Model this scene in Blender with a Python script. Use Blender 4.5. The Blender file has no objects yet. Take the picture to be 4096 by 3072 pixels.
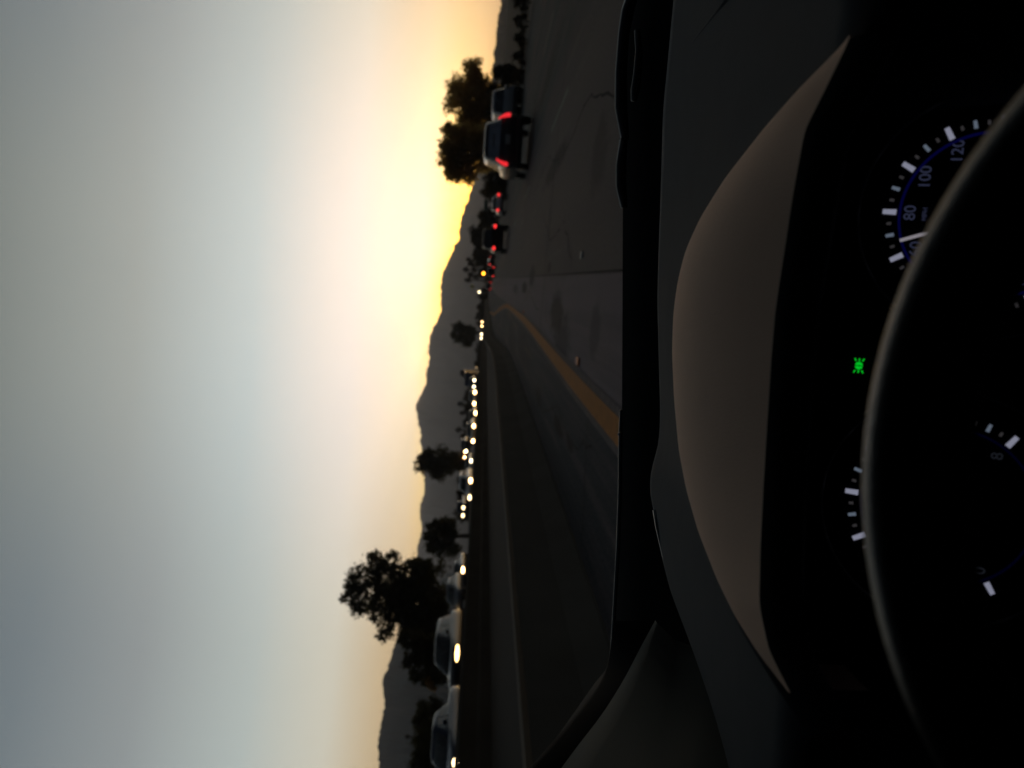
import bpy, math, random
import numpy as np
from mathutils import Matrix, Vector, noise as mnoise
SC = bpy.context.scene
COL = SC.collection

# ------------------------------------------------------------------ camera
F = 3547.0                      # focal length in pixels of the 4096 x 3072 photograph
CAM_H = 1.15                    # height of the phone above the road
_th = math.atan(.06); _ct, _st = math.cos(_th), math.sin(_th)
def _lev(x, y):
    a = 1536 - y; b = x - 2048
    return a*_ct + b*_st, -a*_st + b*_ct
_a0, _b0 = _lev(1955, 1160)
_p = math.atan(-_b0/F); _cp, _sp = math.cos(_p), math.sin(_p)
_phi = math.atan2(_a0, F*_cp - _b0*_sp); _cf, _sf = math.cos(_phi), math.sin(_phi)
def ray(x, y):
    a, b = _lev(x, y); f = F*_cp - b*_sp; dn = b*_cp + F*_sp
    return np.array([a*_cf - f*_sf, a*_sf + f*_cf, -dn])
def at(x, y, Y):
    """world point seen at photo pixel x, y at a distance Y along the road"""
    r = ray(x, y); q = r*(Y/r[1]); q[2] += CAM_H
    return q
def nrm(v): return v/np.linalg.norm(v)
cd = bpy.data.cameras.new('camera'); cam = bpy.data.objects.new('camera', cd); COL.objects.link(cam)
_f = nrm(ray(2048, 1536)); _x = nrm(ray(4096, 1536)-ray(2048, 1536)); _u = nrm(ray(2048, 0)-ray(2048, 1536))
cam.matrix_world = Matrix(((_x[0], _u[0], -_f[0], 0), (_x[1], _u[1], -_f[1], 0), (_x[2], _u[2], -_f[2], CAM_H), (0, 0, 0, 1)))
cd.sensor_width = 36.0; cd.lens = 36.0*F/4096
cd.clip_start = .02; cd.clip_end = 60000
cd.dof.use_dof = True; cd.dof.focus_distance = 1.0; cd.dof.aperture_fstop = 8.0; cd.dof.aperture_blades = 0
SC.camera = cam

# ------------------------------------------------------------------ sky, sun, exposure
SC.view_settings.view_transform = 'Standard'; SC.view_settings.look = 'None'
SC.view_settings.exposure = 0.0; SC.view_settings.gamma = 1.0
SUN_AZ, SUN_EL = 3.5, 1.2       # the sun has just gone behind the range
W = bpy.data.worlds.new('World'); SC.world = W; W.use_nodes = True
nt = W.node_tree; N = nt.nodes; L = nt.links
def wn(t, **k):
    n = N.new(t)
    for a, b in k.items(): setattr(n, a, b)
    return n
def wmath(op, a, b=None, c=None, clamp=False):
    n = wn('ShaderNodeMath', operation=op, use_clamp=clamp)
    for i, v in enumerate((a, b, c)):
        if v is None: continue
        if isinstance(v, (int, float)): n.inputs[i].default_value = v
        else: L.new(v, n.inputs[i])
    return n.outputs[0]
def wramp(fac, stops):
    n = wn('ShaderNodeValToRGB'); e = n.color_ramp.elements
    while len(e) < len(stops): e.new(.5)
    for i, (el, c) in enumerate(stops):
        e[i].position = max(0, min(1, el/60)); e[i].color = (*c, 1)
    L.new(fac, n.inputs[0]); return n.outputs[0]
def wsmooth(v, a, b):
    n = wn('ShaderNodeMapRange', interpolation_type='SMOOTHSTEP'); L.new(v, n.inputs[0])
    n.inputs[1].default_value = a; n.inputs[2].default_value = b; return n.outputs[0]
def wmix(f, a, b):
    n = wn('ShaderNodeMix', data_type='RGBA', clamp_factor=True); L.new(f, n.inputs[0]); L.new(a, n.inputs[6]); L.new(b, n.inputs[7]); return n.outputs[2]
tc = wn('ShaderNodeTexCoord'); sx = wn('ShaderNodeSeparateXYZ'); L.new(tc.outputs['Generated'], sx.inputs[0])
elev = wmath('MULTIPLY', wmath('ARCSINE', wmath('MAXIMUM', sx.outputs[2], 0.0)), 180/math.pi)
azim = wmath('MULTIPLY', wmath('ARCTAN2', sx.outputs[0], sx.outputs[1]), 180/math.pi)
da = wmath('ABSOLUTE', wmath('SUBTRACT', azim, -1.0))
ef = wmath('DIVIDE', elev, 60.0, clamp=True)
glow = wramp(ef, [(0, (1.9, .90, .03)), (1.6, (2.0, 1.10, .07)), (2.6, (1.9, 1.28, .15)), (4.4, (1.42, 1.22, .88)), (6.3, (1.20, 1.06, .91)), (8.5, (.99, .94, .92)),
                  (10.2, (.88, .86, .84)), (14.6, (.53, .64, .67)), (21.3, (.345, .385, .378)), (27.8, (.215, .246, .24)), (34, (.10, .125, .14)), (42, (.045, .06, .07)), (60, (.018, .024, .03))])
core = wramp(ef, [(0, (5, 2.0, 0)), (1.6, (5.5, 2.4, 0)), (2.6, (3.6, 1.6, 0)), (3.8, (.9, .4, 0)), (5.0, (.15, .06, 0)), (6.5, (0, 0, 0))])
side = wramp(ef, [(0, (.20, .08, .0)), (2, (.50, .30, .09)), (5, (.80, .60, .34)), (8, (.79, .76, .64)), (12.7, (.49, .56, .55)), (19, (.285, .32, .335)), (25, (.165, .204, .23)),
                  (32, (.10, .13, .155)), (42, (.045, .06, .07)), (60, (.018, .024, .03))])
sky = wn('ShaderNodeTexSky', sky_type='NISHITA', sun_disc=False)
sky.sun_elevation = math.radians(SUN_EL); sky.sun_rotation = math.radians(SUN_AZ); sky.dust_density = 3.0; sky.ozone_density = 2.5
hs = wn('ShaderNodeHueSaturation'); hs.inputs['Saturation'].default_value = .7; hs.inputs['Value'].default_value = .04; L.new(sky.outputs[0], hs.inputs['Color'])
front = wmix(wsmooth(da, 3, 24), glow, side)
cf_ = wsmooth(wmath('ABSOLUTE', wmath('SUBTRACT', azim, 2.0)), 13, 1)
cm = wn('ShaderNodeMix', data_type='RGBA', blend_type='ADD'); L.new(cf_, cm.inputs[0]); L.new(front, cm.inputs[6]); L.new(core, cm.inputs[7]); front = cm.outputs[2]
full = wmix(wsmooth(da, 30, 85), front, hs.outputs[0])
bg = N['Background']; L.new(full, bg.inputs[0]); bg.inputs[1].default_value = 1.0
sd = bpy.data.lights.new('sun', 'SUN'); sd.energy = 2.0; sd.angle = math.radians(.5); sd.color = (1, .72, .42)
sun = bpy.data.objects.new('sun', sd); COL.objects.link(sun)
_s = Vector((math.sin(math.radians(SUN_AZ))*math.cos(math.radians(SUN_EL)), math.cos(math.radians(SUN_AZ))*math.cos(math.radians(SUN_EL)), math.sin(math.radians(SUN_EL))))
sun.rotation_euler = _s.to_track_quat('Z', 'Y').to_euler()
SC.cycles.use_denoising = True
SC.cycles.max_bounces = 8; SC.cycles.transparent_max_bounces = 16; SC.cycles.sample_clamp_indirect = 4.0

# ------------------------------------------------------------------ helpers
def smooth(a, b, x):
    t = np.clip((np.asarray(x, float)-a)/(b-a), 0, 1); return t*t*(3-2*t)
def tag(o, label=None, cat=None, group=None, kind=None):
    if label: o['label'] = label
    if cat: o['category'] = cat
    if group: o['group'] = group
    if kind: o['kind'] = kind
    return o
def empty(name, loc=(0, 0, 0), rz=0.0):
    o = bpy.data.objects.new(name, None); COL.objects.link(o); o.location = loc; o.rotation_euler = (0, 0, rz); o.empty_display_size = .1
    return o
def mesh(name, v, f, mat, parent=None, sm=False):
    me = bpy.data.meshes.new(name); me.from_pydata([tuple(map(float, p)) for p in v], [], [tuple(map(int, q)) for q in f]); me.update()
    if sm: me.polygons.foreach_set('use_smooth', [True]*len(me.polygons))
    if mat: me.materials.append(mat)
    o = bpy.data.objects.new(name, me); COL.objects.link(o)
    if parent is not None: o.parent = parent
    return o
class MB:
    def __init__(s): s.v = []; s.f = []
    def add(s, v, f):
        n = len(s.v); s.v += [tuple(map(float, p)) for p in v]; s.f += [tuple(int(i)+n for i in q) for q in f]; return s
    def box(s, c, d, bev=0.0):
        x, y, z = c; a, b, h = d[0]/2, d[1]/2, d[2]/2
        if bev <= 0:
            v = [(x+i*a, y+j*b, z+k*h) for k in (-1, 1) for j in (-1, 1) for i in (-1, 1)]
            return s.add(v, [(0, 2, 3, 1), (4, 5, 7, 6), (0, 1, 5, 4), (2, 6, 7, 3), (0, 4, 6, 2), (1, 3, 7, 5)])
        t = min(bev, a*.9, b*.9, h*.9); rings = []
        for zz, o in ((-h, t), (-h+t, 0), (h-t, 0), (h, t)):
            r = []
            for (sx_, sy_) in ((1, 1), (-1, 1), (-1, -1), (1, -1)):
                p = [(a-o, b-o-t*.6), (a-o-t*.6, b-o)]
                if sx_*sy_ < 0: p = p[::-1]
                r += [(x+sx_*q[0], y+sy_*q[1], z+zz) for q in p]
            rings.append(r)
        return s.loft(rings, True, True)
    def loft(s, rings, closed=True, caps=False):
        m = len(rings[0]); v = [p for r in rings for p in r]; f = []
        for i in range(len(rings)-1):
            for j in range(m if closed else m-1):
                k = (j+1) % m
                f.append((i*m+j, i*m+k, (i+1)*m+k, (i+1)*m+j))
        if caps:
            f.append(tuple(range(m))[::-1]); f.append(tuple(range((len(rings)-1)*m, len(rings)*m)))
        return s.add(v, f)
    def tube(s, pts, rad, n=8, caps=True):
        pts = [np.array(p, float) for p in pts]; rings = []
        if not hasattr(rad, '__len__'): rad = [rad]*len(pts)
        for i, p in enumerate(pts):
            d = nrm(pts[min(i+1, len(pts)-1)]-pts[max(i-1, 0)])
            h = np.array([0, 0, 1.]) if abs(d[2]) < .9 else np.array([1., 0, 0])
            u = nrm(np.cross(d, h)); w = np.cross(u, d)
            rings.append([p+rad[i]*(math.cos(t)*u+math.sin(t)*w) for t in np.linspace(0, 2*math.pi, n, endpoint=False)])
        return s.loft(rings, True, caps)
    def grid(s, g, close=False):
        return s.loft([list(r) for r in g], close, False)
    def ball(s, c, r, n=10, m=7):
        rx, ry, rz = r if hasattr(r, '__len__') else (r, r, r)
        rings = [[(c[0]+rx*math.cos(t)*math.cos(p), c[1]+ry*math.sin(t)*math.cos(p), c[2]+rz*math.sin(p)) for t in np.linspace(0, 2*math.pi, n, endpoint=False)] for p in np.linspace(-math.pi/2*.98, math.pi/2*.98, m)]
        return s.loft(rings, True, True)
    def xform(s, M):
        s.v = [tuple(M @ Vector(p)) for p in s.v]; return s
    def build(s, name, mat, parent=None, sm=False): return mesh(name, s.v, s.f, mat, parent, sm)

# ------------------------------------------------------------------ materials
MATS = {}
def pbr(name, col, rough=.6, metal=0.0, spec=.5, coat=0.0, var=.12, scale=6.0, emit=None, estr=0.0, bump=0.0, bscale=200.0):
    m = bpy.data.materials.new(name); m.use_nodes = True; t = m.node_tree; b = t.nodes['Principled BSDF']
    b.inputs['Roughness'].default_value = rough; b.inputs['Metallic'].default_value = metal
    b.inputs['Specular IOR Level'].default_value = spec; b.inputs['Coat Weight'].default_value = coat; b.inputs['Coat Roughness'].default_value = .06
    tcn = t.nodes.new('ShaderNodeTexCoord'); nz = t.nodes.new('ShaderNodeTexNoise'); nz.inputs['Scale'].default_value = scale; nz.inputs['Detail'].default_value = 4
    t.links.new(tcn.outputs['Object'], nz.inputs['Vector'])
    mx = t.nodes.new('ShaderNodeMix'); mx.data_type = 'RGBA'; t.links.new(nz.outputs[0], mx.inputs[0])
    mx.inputs[6].default_value = (*[c*(1-var) for c in col], 1); mx.inputs[7].default_value = (*[min(1, c*(1+var)) for c in col], 1)
    t.links.new(mx.outputs[2], b.inputs['Base Color'])
    if emit: b.inputs['Emission Color'].default_value = (*emit, 1); b.inputs['Emission Strength'].default_value = estr
    if bump:
        n2 = t.nodes.new('ShaderNodeTexNoise'); n2.inputs['Scale'].default_value = bscale; n2.inputs['Detail'].default_value = 3; t.links.new(tcn.outputs['Object'], n2.inputs['Vector'])
        bp = t.nodes.new('ShaderNodeBump'); bp.inputs['Strength'].default_value = bump; bp.inputs['Distance'].default_value = .002; t.links.new(n2.outputs[0], bp.inputs['Height']); t.links.new(bp.outputs[0], b.inputs['Normal'])
    MATS[name] = m; return m
def emis(name, col, st):
    m = bpy.data.materials.new(name); m.use_nodes = True; t = m.node_tree
    for n in list(t.nodes):
        if n.type == 'BSDF_PRINCIPLED': t.nodes.remove(n)
    e = t.nodes.new('ShaderNodeEmission'); e.inputs[0].default_value = (*col, 1); e.inputs[1].default_value = st
    t.links.new(e.outputs[0], t.nodes['Material Output'].inputs[0]); return m
def leafmat(name, d, tr, f):
    m = bpy.data.materials.new(name); m.use_nodes = True; t = m.node_tree; t.nodes.remove(t.nodes['Principled BSDF'])
    tcn = t.nodes.new('ShaderNodeTexCoord'); nz = t.nodes.new('ShaderNodeTexNoise'); nz.inputs['Scale'].default_value = .9; nz.inputs['Detail'].default_value = 3; t.links.new(tcn.outputs['Object'], nz.inputs[0])
    cr = t.nodes.new('ShaderNodeMix'); cr.data_type = 'RGBA'; t.links.new(nz.outputs[0], cr.inputs[0]); cr.inputs[6].default_value = (*[c*.5 for c in d], 1); cr.inputs[7].default_value = (*[c*1.5 for c in d], 1)
    a = t.nodes.new('ShaderNodeBsdfDiffuse'); b = t.nodes.new('ShaderNodeBsdfTranslucent'); t.links.new(cr.outputs[2], a.inputs[0]); b.inputs[0].default_value = (*tr, 1)
    x = t.nodes.new('ShaderNodeMixShader'); x.inputs[0].default_value = f; t.links.new(a.outputs[0], x.inputs[1]); t.links.new(b.outputs[0], x.inputs[2]); t.links.new(x.outputs[0], t.nodes['Material Output'].inputs[0])
    return m
def glassmat(name, tint, refl):
    m = bpy.data.materials.new(name); m.use_nodes = True; t = m.node_tree; t.nodes.remove(t.nodes['Principled BSDF'])
    a = t.nodes.new('ShaderNodeBsdfTransparent'); a.inputs[0].default_value = (*tint, 1); g = t.nodes.new('ShaderNodeBsdfGlossy'); g.inputs['Roughness'].default_value = .02
    nz = t.nodes.new('ShaderNodeTexNoise'); nz.inputs['Scale'].default_value = 9; mr = t.nodes.new('ShaderNodeMapRange'); mr.inputs[3].default_value = refl*.8; mr.inputs[4].default_value = refl*1.2; t.links.new(nz.outputs[0], mr.inputs[0])
    x = t.nodes.new('ShaderNodeMixShader'); t.links.new(mr.outputs[0], x.inputs[0]); t.links.new(a.outputs[0], x.inputs[1]); t.links.new(g.outputs[0], x.inputs[2]); t.links.new(x.outputs[0], t.nodes['Material Output'].inputs[0])
    return m
M_TYRE = pbr('tyre_rubber', (.012, .012, .012), .85)
M_RIM = pbr('wheel_alloy', (.25, .25, .26), .35, .8)
M_GLASS = glassmat('tinted_glass', (.30, .34, .38), .10)
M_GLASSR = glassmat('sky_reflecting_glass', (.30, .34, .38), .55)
M_BUMP = pbr('bumper_plastic', (.02, .02, .021), .6)
M_HEAD = emis('headlamp_glow', (1, .60, .25), 15)
M_HEADW = emis('headlamp_white', (1, .80, .50), 9)
M_HEADDIM = emis('headlamp_dim', (1, .72, .38), 6)
M_HEADAMB = emis('headlamp_amber', (1, .62, .22), 8)
M_TAIL = emis('taillamp_glow', (1, .030, .04), .95)
M_TAILB = emis('taillamp_bright', (1, .035, .035), 1.7)
M_TAILD = emis('taillamp_dim', (.8, .05, .05), .7)
M_PLATE = pbr('number_plate', (.35, .35, .33), .5)
M_BARK = pbr('bark', (.05, .04, .03), .9, scale=3)
M_STEEL = pbr('galvanised_steel', (.22, .23, .24), .45, .7)
PAINT = dict(black=(.012, .012, .014), charcoal=(.03, .032, .036), silver=(.42, .43, .44), white=(.74, .73, .70), blue=(.05, .08, .15), red=(.26, .02, .02), tan=(.34, .29, .22), grey=(.16, .17, .18), slate=(.09, .12, .14), navy=(.02, .03, .06))
PM = {k: pbr('paint_'+k, c  , .24, .1, .5 if k == 'charcoal' else .16, .0, .05, 2.0) for k, c in PAINT.items()}
LEAF_GOLD = leafmat('eucalyptus_leaf', (.045, .038, .015), (.95, .68, .24), .68)
LEAF_DARK = leafmat('oak_leaf', (.016, .019, .011), (.16, .14, .05), .30)
LEAF_SHRUB = leafmat('shrub_leaf', (.018, .018, .012), (.10, .07, .03), .25)
LEAF_PALM = leafmat('palm_leaf', (.020, .018, .016), (.10, .07, .05), .2)
LEAF_AUT = leafmat('amber_leaf', (.14, .07, .015), (.85, .42, .06), .5)

# ------------------------------------------------------------------ terrain and roads
def zr(X, Y):          # our carriageway: banked a little, the left edge climbing from 50 m on
    X = np.asarray(X, float); Y = np.asarray(Y, float)
    return .48*smooth(45, 100, Y)*np.clip((3.5-X)/6.5, 0, 1) - .02*np.maximum(0, X-3) + .0022*np.maximum(0, Y-110)*np.clip((3.5-X)/6.5, 0, 1)
def shift(Y): return -2.0*smooth(48, 110, Y) - 2.3*smooth(95, 220, Y)
def yellow_x(Y): return -1.10 + .26*smooth(7, 30, Y) + shift(Y)
def wall_x(Y): return -2.86 - 1.5*smooth(28, 90, Y)
def zo(X, Y):          # the oncoming carriageway, higher than ours
    X = np.asarray(X, float); Y = np.asarray(Y, float)
    return .72 + .0038*np.clip(Y, -30, 700) + .03*np.maximum(0, -12.4-X)
def zramp(Y): return np.clip(1.95+.024*(np.asarray(Y, float)-114), 1.55, 2.95) + .002*np.maximum(0, np.asarray(Y, float)-155)
def coords(*segs):
    o = []
    for a, b, n in segs: o += list(np.linspace(a, b, n, endpoint=False))
    return np.array(o+[segs[-1][1]])
def sheet(name, xs, ys, zf, mat, kind='structure', xo=None):
    v = []; f = []; nx = len(xs)
    for y in ys:
        for x in xs:
            X = x + (xo(y) if xo else 0.0); v.append((X, y, float(zf(X, y))))
    for j in range(len(ys)-1):
        for i in range(nx-1): f.append((j*nx+i, j*nx+i+1, (j+1)*nx+i+1, (j+1)*nx+i))
    o = mesh(name, v, f, mat, None, True); tag(o, kind=kind); return o

def road_material(name, base, warm, left, blobs):
    m = bpy.data.materials.new(name); m.use_nodes = True; t = m.node_tree; nn = t.nodes; ll = t.links; b = nn['Principled BSDF']
    b.inputs['Roughness'].default_value = .75; b.inputs['Specular IOR Level'].default_value = .012
    g = nn.new('ShaderNodeNewGeometry'); s = nn.new('ShaderNodeSeparateXYZ'); ll.new(g.outputs['Position'], s.inputs[0])
    def mt(op, a, c=None, clamp=False):
        n = nn.new('ShaderNodeMath'); n.operation = op; n.use_clamp = clamp
        for i, v in enumerate((a, c)):
            if v is None: continue
            if isinstance(v, (int, float)): n.inputs[i].default_value = v
            else: ll.new(v, n.inputs[i])
        return n.outputs[0]
    def nz(sx_, sy_, sc, det=4, rg=.6):
        mp = nn.new('ShaderNodeMapping'); mp.inputs['Scale'].default_value = (sx_, sy_, 1); ll.new(g.outputs['Position'], mp.inputs[0])
        n = nn.new('ShaderNodeTexNoise'); n.inputs['Scale'].default_value = sc; n.inputs['Detail'].default_value = det; n.inputs['Roughness'].default_value = rg; ll.new(mp.outputs[0], n.inputs[0]); return n.outputs[0]
    def rng(v, a, c, lo=0.0, hi=1.0):
        n = nn.new('ShaderNodeMapRange'); n.interpolation_type = 'SMOOTHSTEP'; ll.new(v, n.inputs[0])
        for i, q in enumerate((a, c, lo, hi)): n.inputs[i+1].default_value = q
        return n.outputs[0]
    def mix(f, a, c, mode='MIX'):
        n = nn.new('ShaderNodeMix'); n.data_type = 'RGBA'; n.blend_type = mode; n.clamp_factor = True
        if isinstance(f, (int, float)): n.inputs[0].default_value = f
        else: ll.new(f, n.inputs[0])
        for i, v in ((6, a), (7, c)):
            if isinstance(v, tuple): n.inputs[i].default_value = (*v, 1)
            else: ll.new(v, n.inputs[i])
        return n.outputs[2]
    X, Y = s.outputs[0], s.outputs[1]
    wob = mt('MULTIPLY', mt('SUBTRACT', nz(1, .25, .8), .5), .5)
    Xw = mt('ADD', X, wob)
    # shoulder | inner strip | lane: different pavements with real seams
    seam = mt('ADD', mt('MULTIPLY', Y, .012), .14)
    c = mix(rng(mt('SUBTRACT', X, seam), -.03, .03), base, warm)
    yl = mt('ADD', mt('MULTIPLY', Y, .006), -1.02)
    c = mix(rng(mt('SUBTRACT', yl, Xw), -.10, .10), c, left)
    c = mix(rng(X, 2.8, 5.0), c, (.030, .054, .052))  # outer lanes: teal-grey pavement, lens falloff darkening put into its colour
    big = nz(1, .3, .35, 5, .65)
    c = mix(rng(big, .50, .68, 0, .55), c, tuple(k*.42 for k in base))
    streak = nz(3.2, .05, 1.0, 5, .6)
    c = mix(rng(streak, .45, .72, 0, .5), c, tuple(k*.55 for k in base))
    lights = nz(2.4, .07, 1.3, 4, .6)
    c = mix(rng(lights, .56, .76, 0, .45), c, tuple(min(1, k*1.6) for k in warm))
    fine = nz(1, 1, 22, 6, .7)
    c = mix(rng(fine, .35, .7, 0, .22), c, tuple(k*1.5 for k in base))
    # oil film in the wheel tracks of each lane
    for xx in (.9, 4.4, 6.0, 8.2, 9.7):
        d = mt('ABSOLUTE', mt('SUBTRACT', Xw, xx)); c = mix(mt('MULTIPLY', rng(d, .5, .05), .30), c, tuple(k*.5 for k in base))
    # stains with a shape of their own
    ns = mt('MULTIPLY', mt('SUBTRACT', nz(1, .35, 2.6, 5, .7), .5), 1.5)
    for (bx, by, rx, ry, st, colr) in blobs:
        dx = mt('DIVIDE', mt('SUBTRACT', X, bx), rx); dy = mt('DIVIDE', mt('SUBTRACT', Y, by), ry)
        d = mt('ADD', mt('SQRT', mt('ADD', mt('MULTIPLY', dx, dx), mt('MULTIPLY', dy, dy))), ns)
        c = mix(mt('MULTIPLY', rng(d, 1.15, .55), st), c, colr)
    ll.new(c, b.inputs['Base Color'])
    bp = nn.new('ShaderNodeBump'); bp.inputs['Strength'].default_value = .3; bp.inputs['Distance'].default_value = .004; ll.new(nz(1, 1, 60, 3, .6), bp.inputs['Height']); ll.new(bp.outputs[0], b.inputs['Normal'])
    return m
DK = (.010, .010, .012)
STAINS = [(.15, 29, .22, 2.4, .9, (.012, .006, .006)), (.42, 24.3, .35, 1.6, .75, DK), (.12, 39, .22, 4.0, .6, DK), (-.35, 14.8, .42, 1.5, .8, DK), (-.75, 13.4, .5, 1.4, .6, DK),
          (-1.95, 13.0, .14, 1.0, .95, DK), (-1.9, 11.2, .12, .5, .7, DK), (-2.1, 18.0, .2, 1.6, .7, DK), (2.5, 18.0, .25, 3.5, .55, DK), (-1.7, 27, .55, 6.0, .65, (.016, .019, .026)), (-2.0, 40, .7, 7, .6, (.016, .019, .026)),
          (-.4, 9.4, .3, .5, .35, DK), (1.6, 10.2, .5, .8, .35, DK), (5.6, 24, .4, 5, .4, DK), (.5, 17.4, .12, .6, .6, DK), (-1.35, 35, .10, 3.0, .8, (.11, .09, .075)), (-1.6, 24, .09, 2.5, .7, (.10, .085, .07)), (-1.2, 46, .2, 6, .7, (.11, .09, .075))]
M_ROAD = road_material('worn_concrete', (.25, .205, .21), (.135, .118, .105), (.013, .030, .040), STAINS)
M_ROAD2 = road_material('far_asphalt', (.05, .048, .05), (.05, .048, .05), (.05, .048, .05), [])
M_GROUND = pbr('scrub_ground', (.008, .0075, .006), .95, 0, .1, scale=.3, var=.6)

YS = coords((-40, 4, 12), (4, 60, 80), (60, 200, 50), (200, 900, 40))
sheet('road', coords((-3.05, 17.2, 60)), YS, zr, M_ROAD, xo=lambda y: float(-1.5*smooth(28, 90, y)))
sheet('oncoming_road', coords((-31.5, -12.45, 16)), YS, zo, M_ROAD2)
sheet('ramp_road', coords((-31.2, -24.4, 6)), coords((20, 400, 60)), lambda X, Y: np.maximum(zramp(Y), zo(X, Y)+.05), M_ROAD2)
def gz(X, Y):
    if X > 17: return -.45 - .0*X + .012*min(max(X-17, 0), 60)
    if X > -3.0+float(-1.5*smooth(28, 90, Y)): return float(zr(X, Y))-.12
    if X > -12.3:
        w = float(wall_x(Y))-.2; t = min(1, max(0, (w-X)/(w+12.3)))
        return (float(zr(-3, Y))-.06)*(1-t) + (float(zo(-12.4, Y))-.42)*t
    if X > -31.6: return float(zo(X, Y))-.08
    b = float(zo(-31.6, Y))-.1
    return b + .004*min(-31.6-X, 400)
GX = coords((-7200, -400, 14), (-400, -40, 20), (-40, -31.6, 4), (-31.55, -12.35, 10), (-12.28, -4.6, 10), (-4.5, 17, 12), (17.05, 60, 8), (60, 400, 12), (400, 7200, 14))
GY = coords((-5600, -60, 10), (-60, 4, 6), (4, 200, 50), (200, 1000, 30), (1000, 7800, 20))
sheet('ground', GX, GY, gz, M_GROUND)

def ribbon(name, ys, xf, w, mat, lift, zf=zr):
    v = []; f = []
    for y in ys:
        x = float(xf(y)); v += [(x-w/2, y, float(zf(x-w/2, y))+lift), (x+w/2, y, float(zf(x+w/2, y))+lift)]
    for i in range(len(ys)-1): f.append((2*i, 2*i+1, 2*i+3, 2*i+2))
    return tag(mesh(name, v, f, mat), kind='structure')
M_YEL = pbr('worn_yellow_paint', (.52, .19, .022), .85, 0, .1, scale=7, var=.4)
M_WHT = pbr('worn_white_paint', (.20, .205, .195), .75, 0, .05, scale=8, var=.5)
M_DUST = pbr('pale_grit', (.24, .20, .185), .9, 0, .02, scale=9, var=.5)
M_JOINT = pbr('joint_filler', (.02, .018, .018), .9, 0, .05)
yy = coords((3, 60, 70), (60, 240, 50))
ribbon('grit_border', yy, yellow_x, .40, M_DUST, .008)
ribbon('yellow_edge_line', yy, yellow_x, .235, M_YEL, .012)
ribbon('pavement_seam', coords((3, 48, 40)), lambda y: .15+.012*y, .022, M_JOINT, .008)
def cross(name, y0, x0, x1, sl, w=.045):
    v = []; xs = np.linspace(x0, x1, 24)
    for x in xs:
        y = y0 + sl*(x-x0) + .05*math.sin(x*3.1)
        v += [(x, y-w, float(zr(x, y))+.008), (x, y+w, float(zr(x, y))+.008)]
    return tag(mesh(name, v, [(2*i, 2*i+2, 2*i+3, 2*i+1) for i in range(23)], M_JOINT), kind='structure')
def crack(pts, w, seed):
    rg = random.Random(seed); P = []
    for (a, b) in zip(pts[:-1], pts[1:]):
        for k in range(10):
            t = k/10; P.append((a[0]+(b[0]-a[0])*t+rg.uniform(-.05, .05), a[1]+(b[1]-a[1])*t+rg.uniform(-.12, .12)))
    v = []
    for i, (x, y) in enumerate(P):
        d = nrm(np.array(P[min(i+1, len(P)-1)])-np.array(P[max(i-1, 0)])); n_ = np.array([-d[1], d[0]])*w*rg.uniform(.4, 1.2)
        for q in (1, -1): X_, Y_ = x+q*n_[0], y+q*n_[1]*2; v.append((X_, Y_, float(zr(X_, Y_))+.006))
    tag(mesh('road_crack', v, [(2*i, 2*i+1, 2*i+3, 2*i+2) for i in range(len(P)-1)], M_JOINT), kind='structure')
crack([(.4, 12.5), (1.2, 14.5), (1.0, 17.5), (1.9, 21)], .014, 1); crack([(2.0, 9), (2.6, 12), (2.3, 16), (3.0, 20), (2.8, 27)], .016, 2); crack([(4.6, 13), (5.6, 17), (5.2, 23), (6.0, 30)], .018, 3)
crack([(-1.5, 9), (-1.9, 11), (-1.7, 13.5), (-2.3, 17)], .014, 4); crack([(8, 20), (9.4, 26), (9, 36)], .025, 5); crack([(-.4, 20), (.0, 25), (-.5, 31)], .014, 6)
cross('transverse_joint', 19.1, -.85, 9.5, -.42)
cross('transverse_joint', 9.2, -2.7, -1.3, .1, .02); cross('transverse_joint', 33.5, -.6, 7, -.2)
for xd, ys_ in ((3.52, (15.6, 30, 44.5, 59, 74)), (7.15, (9, 23.5, 38, 52.5, 67)), (10.8, (16, 30.5, 45, 59.5))):
    for y0 in ys_:
        ribbon('lane_line', np.linspace(y0, y0+4.2, 6), lambda y, xd=xd: xd, .11, M_WHT, .008)
ribbon('white_edge_line', coords((4, 200, 60)), lambda y: 14.6, .14, M_WHT, .008)
ribbon('shoulder_seam', coords((4, 120, 30)), lambda y: 14.0, .05, M_JOINT, .008)

# raised pavement markers on our lane
def marker(label, px, mat, sx_, sy_, name='road_marker'):
    r = ray(*px); q = r*(-CAM_H/r[2]); x, y = q[0], q[1]
    b = MB().box((0, 0, .011), (sx_, sy_, .022), .008); o = b.build(name, mat); o.location = (x, y, float(zr(x, y))+.002)
    tag(o, label, 'road marker', 'raised road markers')
M_MK_O = pbr('amber_marker', (.75, .17, .008), .6, 0, .2); M_MK_W = pbr('white_marker', (.45, .44, .42), .6, 0, .3)
marker('amber reflective marker just right of the yellow line, nearest one', (2314, 1446), M_MK_O, .10, .30)
marker('small amber reflective marker farther up the yellow line', (2095, 1247), M_MK_O, .10, .30)
marker('small white round road marker alone in the middle of the lane', (2330, 1020), M_MK_W, .09, .14)

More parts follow.
